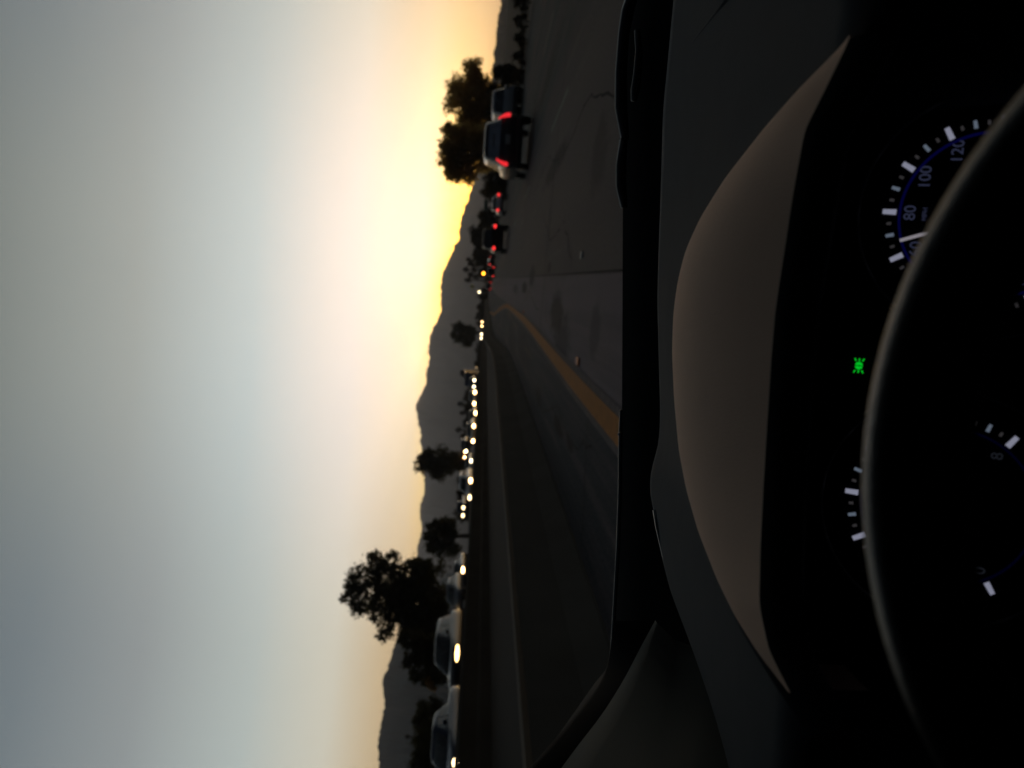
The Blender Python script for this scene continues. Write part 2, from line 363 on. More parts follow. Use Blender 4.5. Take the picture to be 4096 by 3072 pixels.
# our concrete barrier and the oncoming side's wall
M_CONC = pbr('stained_concrete', (.070, .072, .068), .95, 0, .03, scale=.8, var=.45)
M_CONC_D = pbr('grimy_concrete', (.045, .040, .032), .95, 0, .03, scale=.5, var=.5)
M_CONC_T = pbr('lit_top_concrete', (.105, .09, .072), .9, 0, .05, scale=1.5, var=.3)  # paler than the barrier body: light on the top edge put into colour
def extrude_y(prof, ys, xf, zf, name, mat, parent=None, closed=True):
    b = MB(); rings = [[(float(xf(y))+p[0], y, float(zf(y))+p[1]) for p in prof] for y in ys]; b.loft(rings, closed, closed); return b.build(name, mat, parent)
ysb = coords((1.5, 60, 60), (60, 420, 40))
zwb = lambda y: zr(float(wall_x(y)), y) + .30*smooth(30, 95, y) + .0015*np.maximum(0, np.asarray(y)-95)
bar = empty('concrete_barrier', (0, 0, 0))
extrude_y([(.10, -.32), (.10, .03), (-.03, .28), (-.08, .69), (-.30, .69), (-.34, .28), (-.46, .03), (-.46, -.32)], ysb, wall_x, zwb, 'barrier_body', M_CONC, bar)
extrude_y([(-.10, .692), (-.105, .735), (-.27, .735), (-.275, .692)], ysb, wall_x, zwb, 'barrier_lit_top', M_CONC_T, bar)
tag(bar, 'long low concrete median barrier with pale top edge beside our left shoulder', 'barrier')
yso = coords((-30, 100, 40), (100, 700, 40))
zow = lambda y: zo(-12.4, y)
wl = empty('retaining_wall')
extrude_y([(0, -.75), (0, .40), (-.25, .40), (-.25, -.75)], yso, lambda y: -12.12, lambda y: zow(y)+.12*smooth(20, 120, y), 'wall_face', M_CONC_D, wl)
extrude_y([(.03, .40), (.03, .50), (-.28, .50), (-.28, .40)], yso, lambda y: -12.12, lambda y: zow(y)+.12*smooth(20, 120, y)+.003, 'wall_coping', M_CONC, wl)
extrude_y([(.28, -.75), (.28, -.12), (.005, -.05), (.005, -.75)], yso, lambda y: -12.12, lambda y: zow(y), 'wall_footing', M_CONC_D, wl)
tag(wl, 'brown concrete wall across the dark median, under the oncoming cars', 'wall')

# ------------------------------------------------------------------ mountains
M_MTN = pbr('scrub_mountain', (.050, .036, .034), .95, 0, .02, scale=.004, var=.5)
M_MTN_L = pbr('teal_mountain', (.004, .030, .042), .95, 0, .02, scale=.004, var=.35)  # even dark blue-green base colour for the near left mountain
M_HILL = pbr('brown_hill', (.12, .095, .07), .95, 0, .02, scale=.02, var=.4)
def mountains(name, pts, D, depth, mat, seed, ext0, ext1, amp=.06):
    """ridge given as photo pixels from right to left; a terrain of real depth behind and in front of that ridge"""
    azs, hs_ = [], []
    for (x, y) in pts:
        r = ray(x, y); azs.append(math.atan2(r[0], r[1])); hs_.append(r[2]/math.hypot(r[0], r[1])*D+CAM_H)
    azs = np.array(azs); hs_ = np.array(hs_); o = np.argsort(azs); azs = azs[o]; hs_ = hs_[o]
    A = np.concatenate([np.linspace(azs[0]-ext0, azs[0], 40, endpoint=False), np.linspace(azs[0], azs[-1], 320), np.linspace(azs[-1], azs[-1]+ext1, 41)[1:]])
    H = np.interp(A, azs, hs_)
    for i, a in enumerate(A):
        H[i] += (mnoise.noise(Vector((a*260, seed, 0)))*.040 + mnoise.noise(Vector((a*620, seed, 3)))*.022)*D*.05
        out = max(azs[0]-a, a-azs[-1], 0)
        if out > 0: H[i] *= 1 + .35*mnoise.noise(Vector((a*14, seed, 9)))*min(1, out*6)
    T = list(np.linspace(0, 1, 26)) + [1.12, 1.3, 1.6]
    v = []; f = []
    for t in T:
        for i, a in enumerate(A):
            d = D - depth*(1-t)
            n1 = mnoise.fractal(Vector((a*38, t*2.2, seed)), 1.0, 2.0, 5)
            if t <= 1: z = H[i]*(t**1.25)*(1 + amp*4*n1*math.sin(math.pi*t)) - 6*(1-t)
            else: z = H[i]*(1-(t-1)*1.7) - 3
            v.append((math.sin(a)*d, math.cos(a)*d, z))
    n = len(A)
    for j in range(len(T)-1):
        for i in range(n-1): f.append((j*n+i, j*n+i+1, (j+1)*n+i+1, (j+1)*n+i))
    return tag(mesh(name, v, f, mat, None, True), kind='structure')
MAIN = [(2016, -60), (1994, 120), (1977, 271), (1940, 500), (1905, 690), (1894, 741), (1882, 768), (1871, 804), (1846, 867), (1840, 917), (1835, 953), (1817, 980), (1799, 1034), (1774, 1075), (1765, 1120), (1763, 1179), (1763, 1242), (1756, 1270), (1736, 1306),
        (1720, 1342), (1711, 1405), (1717, 1446), (1706, 1486), (1710, 1526), (1690, 1567), (1669, 1599), (1660, 1621), (1665, 1644), (1674, 1694), (1681, 1734), (1685, 1784), (1692, 1861), (1699, 1969), (1697, 1988), (1681, 2015), (1678, 2046), (1687, 2090),
        (1685, 2132), (1672, 2176), (1667, 2229), (1690, 2330), (1730, 2480), (1770, 2650)]
LEFT = [(1790, 2290), (1690, 2420), (1600, 2540), (1578, 2578), (1550, 2678), (1531, 2711), (1533, 2778), (1539, 2828), (1522, 2900), (1511, 2984), (1517, 3072), (1530, 3200)]
RIGHT = [(2006, 0), (1994, 60), (1989, 90), (1984, 158), (1971, 271), (1978, 330), (2000, 430)]
mountains('mountain_range', MAIN, 5000, 2500, M_MTN, 1.3, .55, .5)
mountains('near_mountain', LEFT, 1900, 1100, M_MTN_L, 5.1, .5, .0)
mountains('foothill', RIGHT, 1500, 1100, M_HILL, 8.7, 0.0, .5, .1)

# ------------------------------------------------------------------ trees and shrubs
def leaves(blobs, n, ls, seed, spread=.22, clump=22, squash=1.0):
    n = int(n*1.7); ls = ls*.78
    rg = np.random.default_rng(seed); V = []; tot = sum(r*r for c, r in blobs)
    for c, r in blobs:
        k = max(4, int(clump)); d = rg.normal(size=(k, 3)); d /= np.linalg.norm(d, axis=1)[:, None]
        cc = np.array(c) + d*(r*rg.uniform(.25, .95, (k, 1))**.6)*np.array([1, 1, squash])
        m = int(n*r*r/tot); idx = rg.integers(0, k, m)
        V.append(cc[idx] + rg.normal(size=(m, 3))*r*spread)
    P = np.concatenate(V); m = len(P)
    a = rg.normal(size=(m, 3)); a /= np.linalg.norm(a, axis=1)[:, None]; b = np.cross(a, rg.normal(size=(m, 3))); b /= np.linalg.norm(b, axis=1)[:, None]
    s = ls*rg.uniform(.55, 1.35, (m, 1))
    q = np.stack([P-a*s*.5, P+b*s*.28+a*s*.05, P+a*s*.5, P-b*s*.28+a*s*.05], 1).reshape(-1, 3)
    f = np.arange(4*m).reshape(-1, 4)
    return q, f
def tree(name, label, cat, base, blobs, n, ls, seed, leaf, group=None, trunk_r=.18, spread=.22, clump=22, crown='crown', trunk='trunk', extra=None):
    base = np.array(base, float); root = empty(name, base)
    bl = [(np.array(c)-base, r) for c, r in blobs]
    v, f = leaves(bl, n, ls, seed, spread, clump)
    mesh(crown, v, f, leaf, root)
    if extra is not None: mesh(extra[0], *leaves([(np.array(c)-base, r) for c, r in extra[1]], extra[2], ls, seed+5, spread, clump), extra[3], root)
    b = MB(); mid = np.mean([c for c, r in bl], 0); top = mid.copy(); top[2] = mid[2]
    fork = np.array([mid[0]*.35, mid[1]*.35, max(.3, mid[2]*.45)])
    b.tube([(0, 0, -.3), (mid[0]*.1, mid[1]*.1, fork[2]*.5), fork], [trunk_r*1.25, trunk_r, trunk_r*.8], 8)
    for c, r in bl:
        m2 = (fork+c)/2 + np.array([0, 0, .12*r]); b.tube([fork, m2, c], [trunk_r*.62, trunk_r*.38, trunk_r*.10], 6)
    b.build(trunk, M_BARK, root, True)
    tag(root, label, cat, group); return root
def bl(Y, lst, seed=0):
    rg = random.Random(seed); o = []
    for x, y, r in lst:
        rr = r*Y/F; o.append((at(x, y, Y+rg.uniform(-.6, .6)*rr), rr))
    return o
def foot(px, Y, z): q = at(2000, px, Y); return (q[0], Y, z)

tree('eucalyptus_tree', 'large broad tree beside the right lanes, behind the taller end of the leafy clump', 'tree', foot(400, 92, -.4),
     bl(92, [(1888, 275, 42), (1905, 322, 46), (1842, 362, 58), (1905, 385, 62), (1850, 440, 66), (1930, 440, 60), (1895, 500, 66), (1960, 380, 50), (1975, 470, 60)], 1), 8500, .42, 11, LEAF_GOLD, 'large roadside trees', .3)
tree('eucalyptus_tree', 'wide golden-lit tree above the dark crossover, nearer the sunset', 'tree', foot(610, 86, -.4),
     bl(86, [(1838, 548, 52), (1800, 520, 30), (1795, 590, 44), (1782, 642, 34), (1852, 606, 64), (1848, 668, 52), (1820, 690, 38), (1872, 700, 36), (1910, 560, 60), (1930, 630, 50), (1800, 670, 30)], 2), 8500, .40, 12, LEAF_GOLD, 'large roadside trees', .3)
for i, (x, y, r, Yd) in enumerate([(2020, 300, 38, 78), (2010, 370, 46, 80), (2022, 420, 50, 82), (2000, 470, 60, 88), (1990, 540, 60, 95), (1975, 610, 50, 98), (1975, 700, 48, 98), (1980, 745, 42, 105)]):
    lb = ['dark rounded shrub at the right end of the tree clump', 'dark shrub second from the right under the tree clump', 'dark shrub beside the pale van by the roadside trees', 'tall dark shrub filling the gap above the pale van',
          'dark shrub directly behind the crossover roof', 'dark shrub low behind the crossover rear window', 'dark shrub beyond the crossover left side mirror', 'dark shrub at the left end, beside the thin lamp post'][i]
    tree('roadside_shrub', lb, 'shrub', foot(y, Yd, -.4), bl(Yd, [(x, y, r), (x+22, y-16, r*.7), (x+20, y+18, r*.7)], 20+i), 1500, .34, 30+i, LEAF_SHRUB, 'shrubs under the roadside trees', .08, .25, 14, 'foliage', 'stem')
for i in range(7):
    y = 8+i*74; Yd = 48+i*1.5
    c = at(2076-i*2, y, Yd); r = .26
    root = tree('low_bush', ['low dark bush at the right edge of the picture by the road', 'second low dark bush from the right picture edge', 'third low dark bush from the right picture edge', 'fourth low bush along the right kerb, before the trees', 'fifth low bush along the right kerb, before the trees', 'sixth low bush, just short of the pale van', 'low bush hidden close behind the pale van'][i], 'bush',
         (c[0], c[1], -.45), [(c, r), (c+np.array([.25, .1, -.25]), r*.8), (c+np.array([-.25, .1, -.3]), r*.8)], 420, .16, 60+i, LEAF_SHRUB, 'low bushes along the right kerb', .04, .3, 10, 'foliage', 'stem')
tree('oak_tree', 'tallest dark tree, left of the mountains, behind the nearest oncoming cars', 'tree', foot(2370, 74, 1.0),
     bl(74, [(1690, 2300, 60), (1730, 2410, 70), (1660, 2460, 80), (1600, 2380, 80), (1440, 2320, 62), (1500, 2262, 54), (1415, 2390, 52), (1570, 2245, 42), (1470, 2430, 58), (1560, 2330, 84), (1590, 2430, 82), (1650, 2300, 74), (1540, 2520, 46), (1660, 2400, 100), (1640, 2500, 66), (1720, 2330, 80), (1740, 2450, 90), (1700, 2540, 60)], 3), 19000, .36, 13, LEAF_DARK, 'large roadside trees', .34, .17, 26)
tree('oak_tree', 'drooping dark tree with amber leaves low down, left of the tallest tree', 'tree', foot(2640, 66, .9),
     bl(66, [(1640, 2555, 46), (1690, 2590, 56), (1640, 2640, 34), (1700, 2660, 52), (1665, 2700, 30), (1745, 2610, 60), (1750, 2690, 50), (1710, 2725, 26)], 4), 6000, .30, 14, LEAF_DARK, 'large roadside trees', .22, .20, 20,
     extra=('amber_leaves', bl(65, [(1718, 2738, 16), (1732, 2752, 12), (1712, 2716, 10)], 6), 160, LEAF_AUT))
tree('oak_tree', 'upright dark tree poking above the ridge, mid-distance left of the road', 'tree', foot(1850, 150, 2.2),
     bl(150, [(1690, 1840, 26), (1675, 1868, 22), (1712, 1820, 32), (1720, 1860, 44), (1760, 1840, 52), (1770, 1890, 34), (1800, 1850, 46), (1745, 1895, 26), (1830, 1860, 36)], 5), 5500, .5, 15, LEAF_DARK, 'large roadside trees', .4, .2)
tree('oak_tree', 'bushy dark tree between the tallest tree and the upright one', 'tree', foot(2150, 95, 1.4),
     bl(95, [(1735, 2110, 30), (1715, 2150, 24), (1745, 2170, 42), (1770, 2120, 46), (1790, 2190, 50), (1725, 2190, 22), (1800, 2110, 40)], 7), 4200, .36, 16, LEAF_DARK, 'large roadside trees', .24, .2)
tree('oak_tree', 'small square-topped dark tree near the vanishing point of the road', 'tree', foot(1335, 330, 2.4),
     bl(330, [(1832, 1312, 26), (1828, 1345, 24), (1850, 1330, 36), (1870, 1352, 30), (1885, 1330, 24), (1872, 1372, 14)], 8), 3600, .9, 17, LEAF_DARK, 'large roadside trees', .5, .2)
for i, (x, y, r, Yd, k) in enumerate([(1922, 930, 34, 190, 'dark bushy tree right behind the black pickup'), (1916, 975, 30, 195, 'dark flat-topped tree left of the black pickup roof'), (1918, 1025, 26, 230, 'dark tree at the foot of the palm cluster, right side'),
                                      (1945, 870, 30, 170, 'brownish tree below the green road sign'), (1955, 770, 30, 160, 'brownish tree right of the green road sign'), (1935, 1075, 26, 260, 'dark thicket tree under the palm cluster')]):
    tree('roadside_tree', k, 'tree', foot(y, Yd, -.2), bl(Yd, [(x, y, r), (x+18, y-18, r*.75), (x+20, y+18, r*.75)], 70+i), 1600, Yd*.0035, 80+i, LEAF_SHRUB, 'trees behind the traffic ahead', .2, .24, 14)
for i, (x, y, r, k) in enumerate([(1860, 1078, 11, 'tallest palm of the cluster, on its right half'), (1893, 1079, 11, 'short palm just below the tallest one'), (1880, 1099, 12, 'palm in the middle of the cluster'), (1868, 1119, 12, 'leftmost tall palm of the cluster'),
                                  (1903, 1109, 12, 'short palm at the lower left of the cluster'), (1872, 1039, 10, 'slim palm at the right end of the cluster'), (1883, 1056, 14, 'full-crowned palm second from the cluster right end'), (1905, 1014, 16, 'broad palm beside the dark trees, right of the cluster'),
                                  (1841, 1616, 12, 'palm standing over the oncoming cars in mid picture'), (1845, 1652, 9, 'thin flat palm next to the mid-picture palm'), (1831, 1720, 12, 'palm nearest the upright dark tree'), (1627, 2947, 9, 'lone slim palm over the hedge at far left'), (1853, 1500, 8, 'small palm beside the dark road sign')]):
    Yd = 300 if i < 8 else (210 if i < 11 else (150 if i == 11 else 240)); c = at(x, y, Yd); zb = -.3 if i < 8 else 2.0; rr = 1.35*r*Yd/F
    root = empty('palm_tree', (c[0], c[1], zb)); top = c-np.array([c[0], c[1], zb])
    b = MB(); b.tube([(0, 0, -.3), (top[0]+.1, top[1], top[2]*.5), top], [.30, .22, .17], 7); b.build('trunk', M_BARK, root, True)
    rg = np.random.default_rng(200+i); b = MB()
    for q in range(70):
        a = rg.uniform(0, 6.28); e = rg.uniform(-.9, 1.2); d = np.array([math.cos(a)*math.cos(e), math.sin(a)*math.cos(e), math.sin(e)]); w = np.array([-math.sin(a), math.cos(a), 0])*rr*.16
        p1 = top+d*rr*.6; p2 = top+d*rr*1.05-np.array([0, 0, rr*.3]); b.add([top-w*.4, top+w*.4, p1+w, p1-w, p2+w*.3, p2-w*.3], [(0, 1, 2, 3), (3, 2, 4, 5)])
    b.build('fronds', LEAF_PALM, root); tag(root, k, 'palm tree', 'palms along the freeway')
HEDGE = [(1705, 2835, 34, 60), (1690, 2880, 36, 58), (1718, 2925, 40, 56), (1685, 2965, 40, 55), (1700, 3015, 44, 54), (1690, 3065, 46, 53)]
for i, (x, y, r, Yd) in enumerate(HEDGE):
    k = ['first hedge shrub left of the drooping tree, behind the roof of a car', 'second hedge shrub from the drooping tree, above the car roof', 'third hedge shrub, middle of the far left row', 'fourth hedge shrub, taller, toward the picture corner', 'fifth hedge shrub, next to the picture edge', 'last hedge shrub cut off by the left picture edge'][i]
    tree('hedge_shrub', k, 'shrub', foot(y, Yd, .9), bl(Yd, [(x, y, r), (x+34, y-12, r), (x+30, y+16, r)], 90+i), 1700, .24, 100+i, LEAF_DARK, 'hedge at far left', .07, .26, 14, 'foliage', 'stem')
BUSH = [(1930, 1180, 420), (1928, 1230, 400), (1922, 1262, 380), (1925, 1300, 360), (1920, 1395, 340), (1918, 1425, 330), (1912, 1460, 320), (1880, 1562, 250), (1876, 1595, 250), (1872, 1640, 240), (1868, 1690, 230), (1862, 1755, 220), (1850, 1925, 150), (1838, 1985, 140), (1842, 2055, 120), (1952, 1130, 400)]
for i, (x, y, Yd) in enumerate(BUSH):
    k = ['dark brush strip piece %s' % w for w in ('straight ahead of our car, right end', 'right of the first far headlight', 'between the first far headlights', 'behind the far headlight cluster', 'just left of the small square tree', 'two clumps left of the small square tree', 'at the left end of the far strip', 'behind the boxy truck', 'left of the boxy truck', 'behind the mid-picture palms', 'under the palm nearest the upright tree', 'right of the upright tree', 'behind the white oncoming van', 'left of the white oncoming van', 'behind the pair of double headlights', 'behind the far red tail lights')][i]
    r = 17 if Yd > 200 else 24
    tree('brush_clump', k, 'bush', foot(y, Yd, 0.5 if y < 1200 else 1.6), bl(Yd, [(x, y, r), (x+14, y-18, r*.9), (x+14, y+18, r*.9)], 130+i), 900, Yd*.0032, 140+i, LEAF_SHRUB, 'brush behind the oncoming traffic', .12, .26, 10, 'foliage', 'stem')

# ------------------------------------------------------------------ vehicles
KIND = {
 'sedan': dict(L=4.7, W=1.84, H=1.46, sh=[(0, .80), (.12, 1.0), (.9, 1.02), (2.2, .95), (3.5, .93), (4.3, .80), (4.7, .62)], b0=.75, b1=3.55, r0=1.5, r1=2.75),
 'hatch': dict(L=4.25, W=1.8, H=1.52, sh=[(0, .80), (.1, 1.0), (.8, 1.0), (2, .96), (3.1, .93), (3.9, .80), (4.25, .62)], b0=.06, b1=3.2, r0=.45, r1=2.35),
 'suv': dict(L=4.75, W=1.92, H=1.68, sh=[(0, .9), (.08, 1.12), (.8, 1.12), (2.2, 1.06), (3.5, 1.04), (4.4, .93), (4.75, .70)], b0=.05, b1=3.55, r0=.36, r1=2.7),
 'van': dict(L=5.1, W=1.96, H=1.76, sh=[(0, .9), (.08, 1.08), (.8, 1.08), (2.5, 1.02), (4.1, .98), (4.8, .84), (5.1, .64)], b0=.05, b1=4.1, r0=.25, r1=3.0),
 'pickup': dict(L=5.6, W=1.98, H=1.84, sh=[(0, 1.12), (.05, 1.2), (2.0, 1.2), (2.1, 1.14), (4.2, 1.12), (5.3, 1.02), (5.6, .8)], b0=2.05, b1=4.2, r0=2.35, r1=3.5),
}
def superring(hw, b, yc, z, n=28, p=5.0):
    o = []
    for t in np.linspace(0, 2*math.pi, n, endpoint=False):
        c, s = math.cos(t), math.sin(t)
        o.append((hw*math.copysign(abs(c)**(2/p), c), yc+b*math.copysign(abs(s)**(2/p), s), z))
    return o
def car(label, cat, kind, paint, loc, rz, group, detail=2, head=None, tail=None, tail_h=None, head_dx=None, head_size=(.16, .10), z_head=.68, plate=False, tailshape='round', name=None):
    """local axes: y runs from the rear bumper (0) to the front bumper (L)"""
    K = KIND[kind]; Ln, Wd, H = K['L'], K['W'], K['H']; hw = Wd/2; pm = PM[paint]
    root = empty(name or {'sedan': 'sedan', 'hatch': 'hatchback', 'suv': 'crossover', 'van': 'minivan', 'pickup': 'pickup_truck'}[kind], loc, rz)
    tag(root, label, cat, group)
    sy = [s for s, _ in K['sh']]; sz = [z for _, z in K['sh']]
    ys = sorted(set(list(np.linspace(0, Ln, 17))+[.05, .18, Ln-.05, Ln-.18])); rings = []
    for y in ys:
        e = min(y, Ln-y); tp = 1-.16*(1-min(1, e/.45))**2; zs = float(np.interp(y, sy, sz)); zl = .30 + .12*(1-min(1, e/.5)); w = hw*tp
        rings.append([(-w*.82, y, zl), (-w*.96, y, zl+.08), (-w, y, zl+(zs-zl)*.45), (-w*.985, y, zs-.10), (-w*.93, y, zs-.02), (-w*.80, y, zs+.015), (0, y, zs+.03), (w*.80, y, zs+.015), (w*.93, y, zs-.02), (w*.985, y, zs-.10), (w, y, zl+(zs-zl)*.45), (w*.96, y, zl+.08), (w*.82, y, zl)])
    body = MB().loft(rings, True, True)
    # greenhouse shell
    b0, b1, r0, r1 = K['b0'], K['b1'], K['r0'], K['r1']; zb0 = float(np.interp((b0+b1)/2, sy, sz))-.03; hb, ht = hw*.90, hw*.70
    def lev(t):
        s = t**1.15; y0 = b0+(r0-b0)*s; y1 = b1+(r1-b1)*s; return hb+(ht-hb)*t, (y1-y0)/2, (y0+y1)/2, zb0+(H-.07-zb0)*t
    NR = 40; ts = (0, .14, .5, .84, .93, 1.0); gr = [superring(*lev(t), n=NR) for t in ts]
    w1, bb, yc, zz = lev(1.0); gr += [superring(w1*.93, bb*.95, yc, H-.025, NR), superring(w1*.72, bb*.80, yc, H, NR), superring(w1*.3, bb*.4, yc, H+.008, NR)]
    v_ = [p for r_ in gr for p in r_]; f_ = []
    for i in range(len(gr)-1):
        for j in range(NR):
            k = (j+1) % NR; m_ = [(gr[i][j][q]+gr[i][k][q]+gr[i+1][j][q]+gr[i+1][k][q])/4 for q in range(3)]
            if i in (1, 2):                                   # leave the window openings open between the pillars
                w_, b_, c_, z_ = lev((ts[i]+ts[i+1])/2); ux, uy = abs(m_[0])/w_, (m_[1]-c_)/b_
                if (ux < .80 and abs(uy) > .8) or (ux > .8 and -.82 < uy < .74 and not .04 < uy < .12): continue
            f_.append((i*NR+j, i*NR+k, (i+1)*NR+k, (i+1)*NR+j))
    f_.append(tuple(range((len(gr)-1)*NR, len(gr)*NR))); body.add(v_, f_); body.build('body', pm, root, True)
    if detail >= 2:
        for xs_ in (-.36, .36):
            for ys_ in (b0+(b1-b0)*.36, b0+(b1-b0)*.62):
                MB().loft([[(xs_+dx*w, ys_+dy*.07-k*.06, zb0-.25+k*.62) for dx, dy in ((-1, -1), (1, -1), (1, 1), (-1, 1))] for k, w in ((0, .23), (.5, .23), (.78, .17), (.8, .10), (1.05, .10), (1.12, .07))], True, True).build('seat_back', M_BUMP, root)
    # glass: panels lying 6 mm proud of the shell
    def panel(nm, fn, t0, t1, u0, u1, gm=None):
        g = []
        for t in np.linspace(t0, t1, 5):
            g.append([fn(t, u) for u in np.linspace(u0, u1, 9)])
        MB().grid(g).build(nm, gm or M_GLASS, root, True)
    P5 = 5.0
    def fb(sign):
        def fn(t, u):
            w, b, c, z = lev(t); return (u*w, c+sign*(b*(1-abs(u)**P5)**(1/P5)+.008), z)
        return fn
    def sd_(sign):
        def fn(t, u):
            w, b, c, z = lev(t); return (sign*(w*(1-abs(u)**P5)**(1/P5)+.008), c+u*b, z)
        return fn
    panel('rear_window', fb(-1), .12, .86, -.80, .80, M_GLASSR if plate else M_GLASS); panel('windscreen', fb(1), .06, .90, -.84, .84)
    if detail >= 1:
        for s in (-1, 1): panel('side_window', sd_(s), .14, .82, -.80, .05); panel('side_window', sd_(s), .14, .82, .10, .72)
    # wheels
    for yw in (Ln*.17, Ln*.80):
        for s in (-1, 1):
            wb = MB(); R = .33 if kind not in ('suv', 'pickup') else .37
            prof = [(R*.62, -.10), (R*.94, -.10), (R, -.07), (R, .07), (R*.94, .10), (R*.62, .10)]
            wb.loft([[(s*(hw-.13)+p[1], yw+p[0]*math.cos(a), R+p[0]*math.sin(a)) for a in np.linspace(0, 2*math.pi, 18, endpoint=False)] for p in prof], True, True)
            w = wb.build('wheel', M_TYRE, root)
            if detail >= 2:
                rb = MB(); xo = s*(hw-.025)
                for q in range(5):
                    a = q*2*math.pi/5; d = np.array([0, math.cos(a), math.sin(a)]); e = np.array([0, -math.sin(a), math.cos(a)])*.045
                    c0 = np.array([xo, yw, R]); rb.add([c0-e, c0+e, c0+d*R*.6+e, c0+d*R*.6-e], [(0, 1, 2, 3)])
                rb.build('rim', M_RIM, w)
    # bumpers
    for nm, y in (('rear_bumper', -.015), ('front_bumper', Ln+.015)):
        MB().box((0, y, .47), (Wd*.80, .10, .16), .04).build(nm, M_BUMP if detail >= 2 else pm, root)
    if detail >= 2:
        for s in (-1, 1):
            mb = MB(); ym = b1-.45; mb.ball((s*(hw+.10), ym, zb0+.14), (.10, .06, .075)); mb.box((s*(hw-.02), ym+.02, zb0+.09), (.16, .05, .03)); mb.build('side_mirror', pm, root, True)
        gb = MB()
        for q in range(3): gb.box((0, Ln-.0, .58+.045*q), (Wd*.5, .05, .022))
        gb.build('grille', M_BUMP, root)
    # lamps
    hx = head_dx if head_dx else hw*.78
    if head is not None:
        for s in (-1, 1):
            mt_ = head if not isinstance(head, (tuple, list)) else head[0 if s < 0 else 1]
            if mt_ is None: continue
            MB().ball((s*hx, Ln+.02, z_head), (head_size[0], .07, head_size[1]), 12, 7).build('headlight', mt_, root, True)
    th = tail_h if tail_h else float(sz[1])-.16
    for s in (-1, 1):
        m_ = (tail if tail is not None else M_BUMP)
        if isinstance(m_, (tuple, list)): m_ = m_[0 if s < 0 else 1]
        tb = MB()
        if tailshape == 'tall':
            g = []
            for q in np.linspace(0, 1, 7):
                wdt = .045+.035*math.sin(math.pi*min(1, .25+q)); xc = s*(hw*.90-.16*q*q); g.append([(xc-wdt, -.012-.0*q, th-.20+.42*q), (xc-wdt*.6, -.05, th-.20+.42*q), (xc+wdt*.6, -.05, th-.20+.42*q), (xc+wdt, .03, th-.20+.42*q)])
            tb.loft(g, True, True)
        else: tb.ball((s*hw*.80, -.005, th), (.15, .06, .10), 10, 6)
        tb.build('taillight', m_, root, True)
    if plate:
        MB().box((0, -.055, .84), (.33, .02, .17), .004).build('number_plate', M_PLATE, root)
        MB().box((0, .02, H-.05), (.5, .05, .03), .01).build('brake_lamp', M_BUMP, root)
    return root
AHEAD = 'cars ahead in our direction'; ONC = 'oncoming cars with headlights on'
def gxy(px, z=0.0):
    r = ray(*px); q = r*((z-CAM_H)/r[2]); return q
# ahead, our direction
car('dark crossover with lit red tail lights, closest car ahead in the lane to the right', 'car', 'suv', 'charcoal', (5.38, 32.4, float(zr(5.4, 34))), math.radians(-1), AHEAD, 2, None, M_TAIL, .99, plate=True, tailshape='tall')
car('pale blue-grey minivan half hidden to the right of the dark crossover', 'minivan', 'van', 'silver', (10.9, 52.5, float(zr(11, 54))), 0, AHEAD, 2, None, M_BUMP)
car('black pickup truck with two round bright tail lights, straight ahead right of centre', 'pickup truck', 'pickup', 'black', (3.85, 65.5, float(zr(4, 67))), 0, AHEAD, 2, None, M_TAILB, .98, tailshape='round')
car('white sedan with red tail lights between the crossover and the black pickup', 'car', 'sedan', 'white', (8.35, 86, float(zr(8.4, 88))), 0, AHEAD, 2, None, M_TAILB, .86)
FAR = [((1974, 1087), 150, 'hatch', 'black', M_TAILB, 'dark hatchback with bright tail lights left of the black pickup'), ((1964, 1143), 205, 'hatch', 'charcoal', M_TAILB, 'leftmost far car ahead showing a close pair of red lights'), ((1963, 1043), 185, 'suv', 'charcoal', (M_TAILB, M_TAILD), 'far crossover with one brighter red light, near the amber beacon'),
       ((1975, 880), 178, 'sedan', 'grey', M_TAILD, 'dim grey sedan beyond the white sedan, left of it'), ((1981, 803), 140, 'van', 'black', M_TAILD, 'black van with dim red lights beyond the white sedan, right of it')]
for (px, Yd, kd, pt, tl, lb) in FAR:
    q = at(px[0], px[1], Yd); car(lb, 'car' if kd != 'van' else 'van', kd, pt, (q[0], Yd, float(zr(q[0], Yd))+.15*(Yd > 160)), 0, AHEAD, 1, None, tl, q[2]-float(zr(q[0], Yd)) if kd in ('hatch', 'suv') else None)
# oncoming: lamp pixels (lamp nearer the median, lamp farther from it) and a distance
def oncoming(lb, kd, pt, pa, pb, Yd, head, sep=None, dx=0.0, size=(.16, .10), zh=.68, detail=1, cat='car', rz=math.pi, z=None):
    qa = at(*pa, Yd); qb = at(*pb, Yd) if pb else qa-np.array([sep, 0, 0]); c = (qa+qb)/2; K = KIND[kd]
    zc = c[2]-zh if z is None else z
    # heading -Y: local +x is world -x, front bumper (local y = L) lies at world y = Yd
    return car(lb, cat, kd, pt, (c[0]+dx, Yd+K['L'], zc), rz, ONC, detail, head, None, None, abs(qa[0]-qb[0])/2, size, zh)
oncoming('dark crossover with two long warm headlights, biggest whole oncoming car', 'suv', 'black', (1834, 2612), (1813, 2786), 33, (M_HEADAMB, M_HEAD), size=(.36, .075), zh=.72, detail=2)
oncoming('dark sedan cut by the left picture edge, nearest oncoming car', 'sedan', 'navy', (1838, 3050), (1795, 3210), 24.6, M_HEADDIM, size=(.16, .09), zh=.66, detail=2)
oncoming('rounded dark sedan with one streaked headlight showing, behind the biggest oncoming crossover', 'sedan', 'charcoal', (1853, 2281), (1846, 2351), 72, M_HEAD, size=(.34, .11), zh=.66)
oncoming('dark car with a pale pillar, tucked over the rounded sedan', 'hatch', 'grey', (1829, 2381), None, 58, (None, M_HEAD), 1.2, size=(.24, .10), zh=.72)
